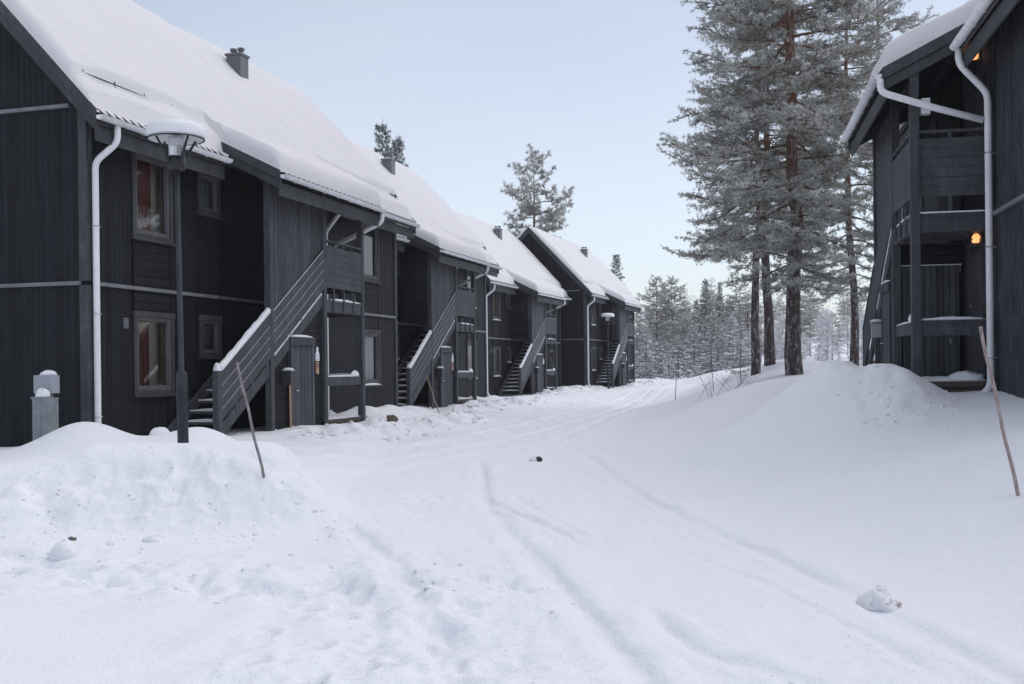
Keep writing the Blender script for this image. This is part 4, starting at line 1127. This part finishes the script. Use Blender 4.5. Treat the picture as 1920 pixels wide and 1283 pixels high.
for k in range(10):
    px = 1452+k*20+rg.uniform(-8, 8); far('laden', px, rg.uniform(70, 95), rg.uniform(640, 680), 'snowy sapling at the wood edge beyond the road end', G4, wide=rg.uniform(1, 1.5))
for k in range(16):
    px = 1198+k*14+rg.uniform(-6, 6); far('laden', px, rg.uniform(84, 104), rg.uniform(598, 655), 'snow-laden spruce in the thicket right of the house row', 'snow-laden spruces of the thicket', wide=rg.uniform(1.0, 1.4))
for k in range(9):
    px = 1222+k*22+rg.uniform(-8, 8); far('pine', px, rg.uniform(112, 140), rg.uniform(545, 600), 'hazy pine standing behind the thicket right of the houses', 'hazy pines behind the thicket', wide=rg.uniform(1.0, 1.3))
# the closed edge of the wood, far off, one mass
def wood():
    Vs, Fs, As, n = [], [], [], 0
    src = []
    for me in (FP[0][1], FS[1][1], FR_[0][1]):
        v = np.zeros(len(me.vertices)*3, np.float32); me.vertices.foreach_get('co', v)
        f = np.zeros(len(me.polygons)*4, np.int32); me.loops.foreach_get('vertex_index', f)
        a = np.zeros(len(me.vertices), np.float32); me.attributes['frost'].data.foreach_get('value', a)
        f = f.reshape(-1, 4)[::5]; src.append((v.reshape(-1, 3), f, a))
    r_ = np.random.default_rng(8)
    for k in range(150):
        v, f, a = src[r_.choice(3, p=[.35, .4, .25])]; ang = R(-40+95*(k+r_.uniform(0, 1))/150); dist = r_.uniform(215, 300)
        x, y = math.sin(ang)*dist, math.cos(ang)*dist; s = r_.uniform(.9, 1.5); q = r_.uniform(0, 6.28)
        u, inv = np.unique(f.ravel(), return_inverse=True); vv = v[u]
        c, sn = math.cos(q), math.sin(q)
        P = np.stack([(vv[:, 0]*c-vv[:, 1]*sn)*s*1.2+x, (vv[:, 0]*sn+vv[:, 1]*c)*s*1.2+y, vv[:, 2]*s+gh(x, y)], 1)
        Vs.append(P); Fs.append(inv.reshape(-1, 4)+n); As.append(a[u]); n += len(P)
    return np_mesh('far_wood', np.concatenate(Vs), np.concatenate(Fs), M_SPRUCE, False, {'frost': np.concatenate(As)})
tag(link('far_wood', wood()), 'hazy frosted wood closing the far horizon', 'wood', None, 'stuff')

# bare twigs poking from the right bank and one seedling
M_TWIG = mat('frosted_twig', (0.30, 0.30, 0.33), 0.8)
x, y = at(1345, 25); sh = empty('bare_shrub', (x, y, gh(x, y))); tag(sh, 'bare frosted twigs poking out of the snow left of the near trunks', 'shrub')
mb = MB(); r2 = random.Random(3)
for k in range(14):
    a = r2.uniform(0, 6.28); L = r2.uniform(.4, 1.0); p = Vector((r2.uniform(-.5, .5), r2.uniform(-.3, .3), -.05)); d = Vector((math.cos(a)*.6, math.sin(a)*.6, r2.uniform(.5, 1.2))).normalized()
    q = p+d*L; mb.tube([p, p+d*L*.5+Vector((0, 0, .03)), q], [.006, .005, .002], 4, False)
    for j in range(3):
        t = r2.uniform(.3, .9); b = p+d*L*t; e = b+Vector((r2.uniform(-.2, .2), r2.uniform(-.2, .2), r2.uniform(.05, .25))); mb.tube([b, e], [.004, .002], 4, False)
build('twigs', mb, M_TWIG, sh)
x, y = at(1388, 30)
me = branch_tree('seed', 77, .55, .012, .06, sp_prof(.22), 12, 9, .05, 6, .06, .012, lambda r: .2, 0, .2, lambda r, t: .3)
plant('pine_seedling', me, M_PINE, M_BARKF, (x, y, gh(x, y)), 0, 1, 'tiny pine seedling in the snow left of the slim trunk', 'seedling')

# ------------------------------------------------------------------ frosty air
hz = MB(); hz.box(-330, 330, -45, 425, -3.0, 48)
mh = bpy.data.materials.new('frosty_air'); mh.use_nodes = True; t_ = mh.node_tree
t_.nodes.remove(t_.nodes['Principled BSDF'])
vo = t_.nodes.new('ShaderNodeVolumePrincipled'); vo.inputs['Color'].default_value = (.93, .95, 1, 1)
vo.inputs['Density'].default_value = 0.00036; vo.inputs['Anisotropy'].default_value = 0.2
t_.links.new(vo.outputs[0], t_.nodes['Material Output'].inputs['Volume'])
tag(build('haze', hz, mh), 'pale frosty air over the whole scene', 'haze', None, 'stuff')
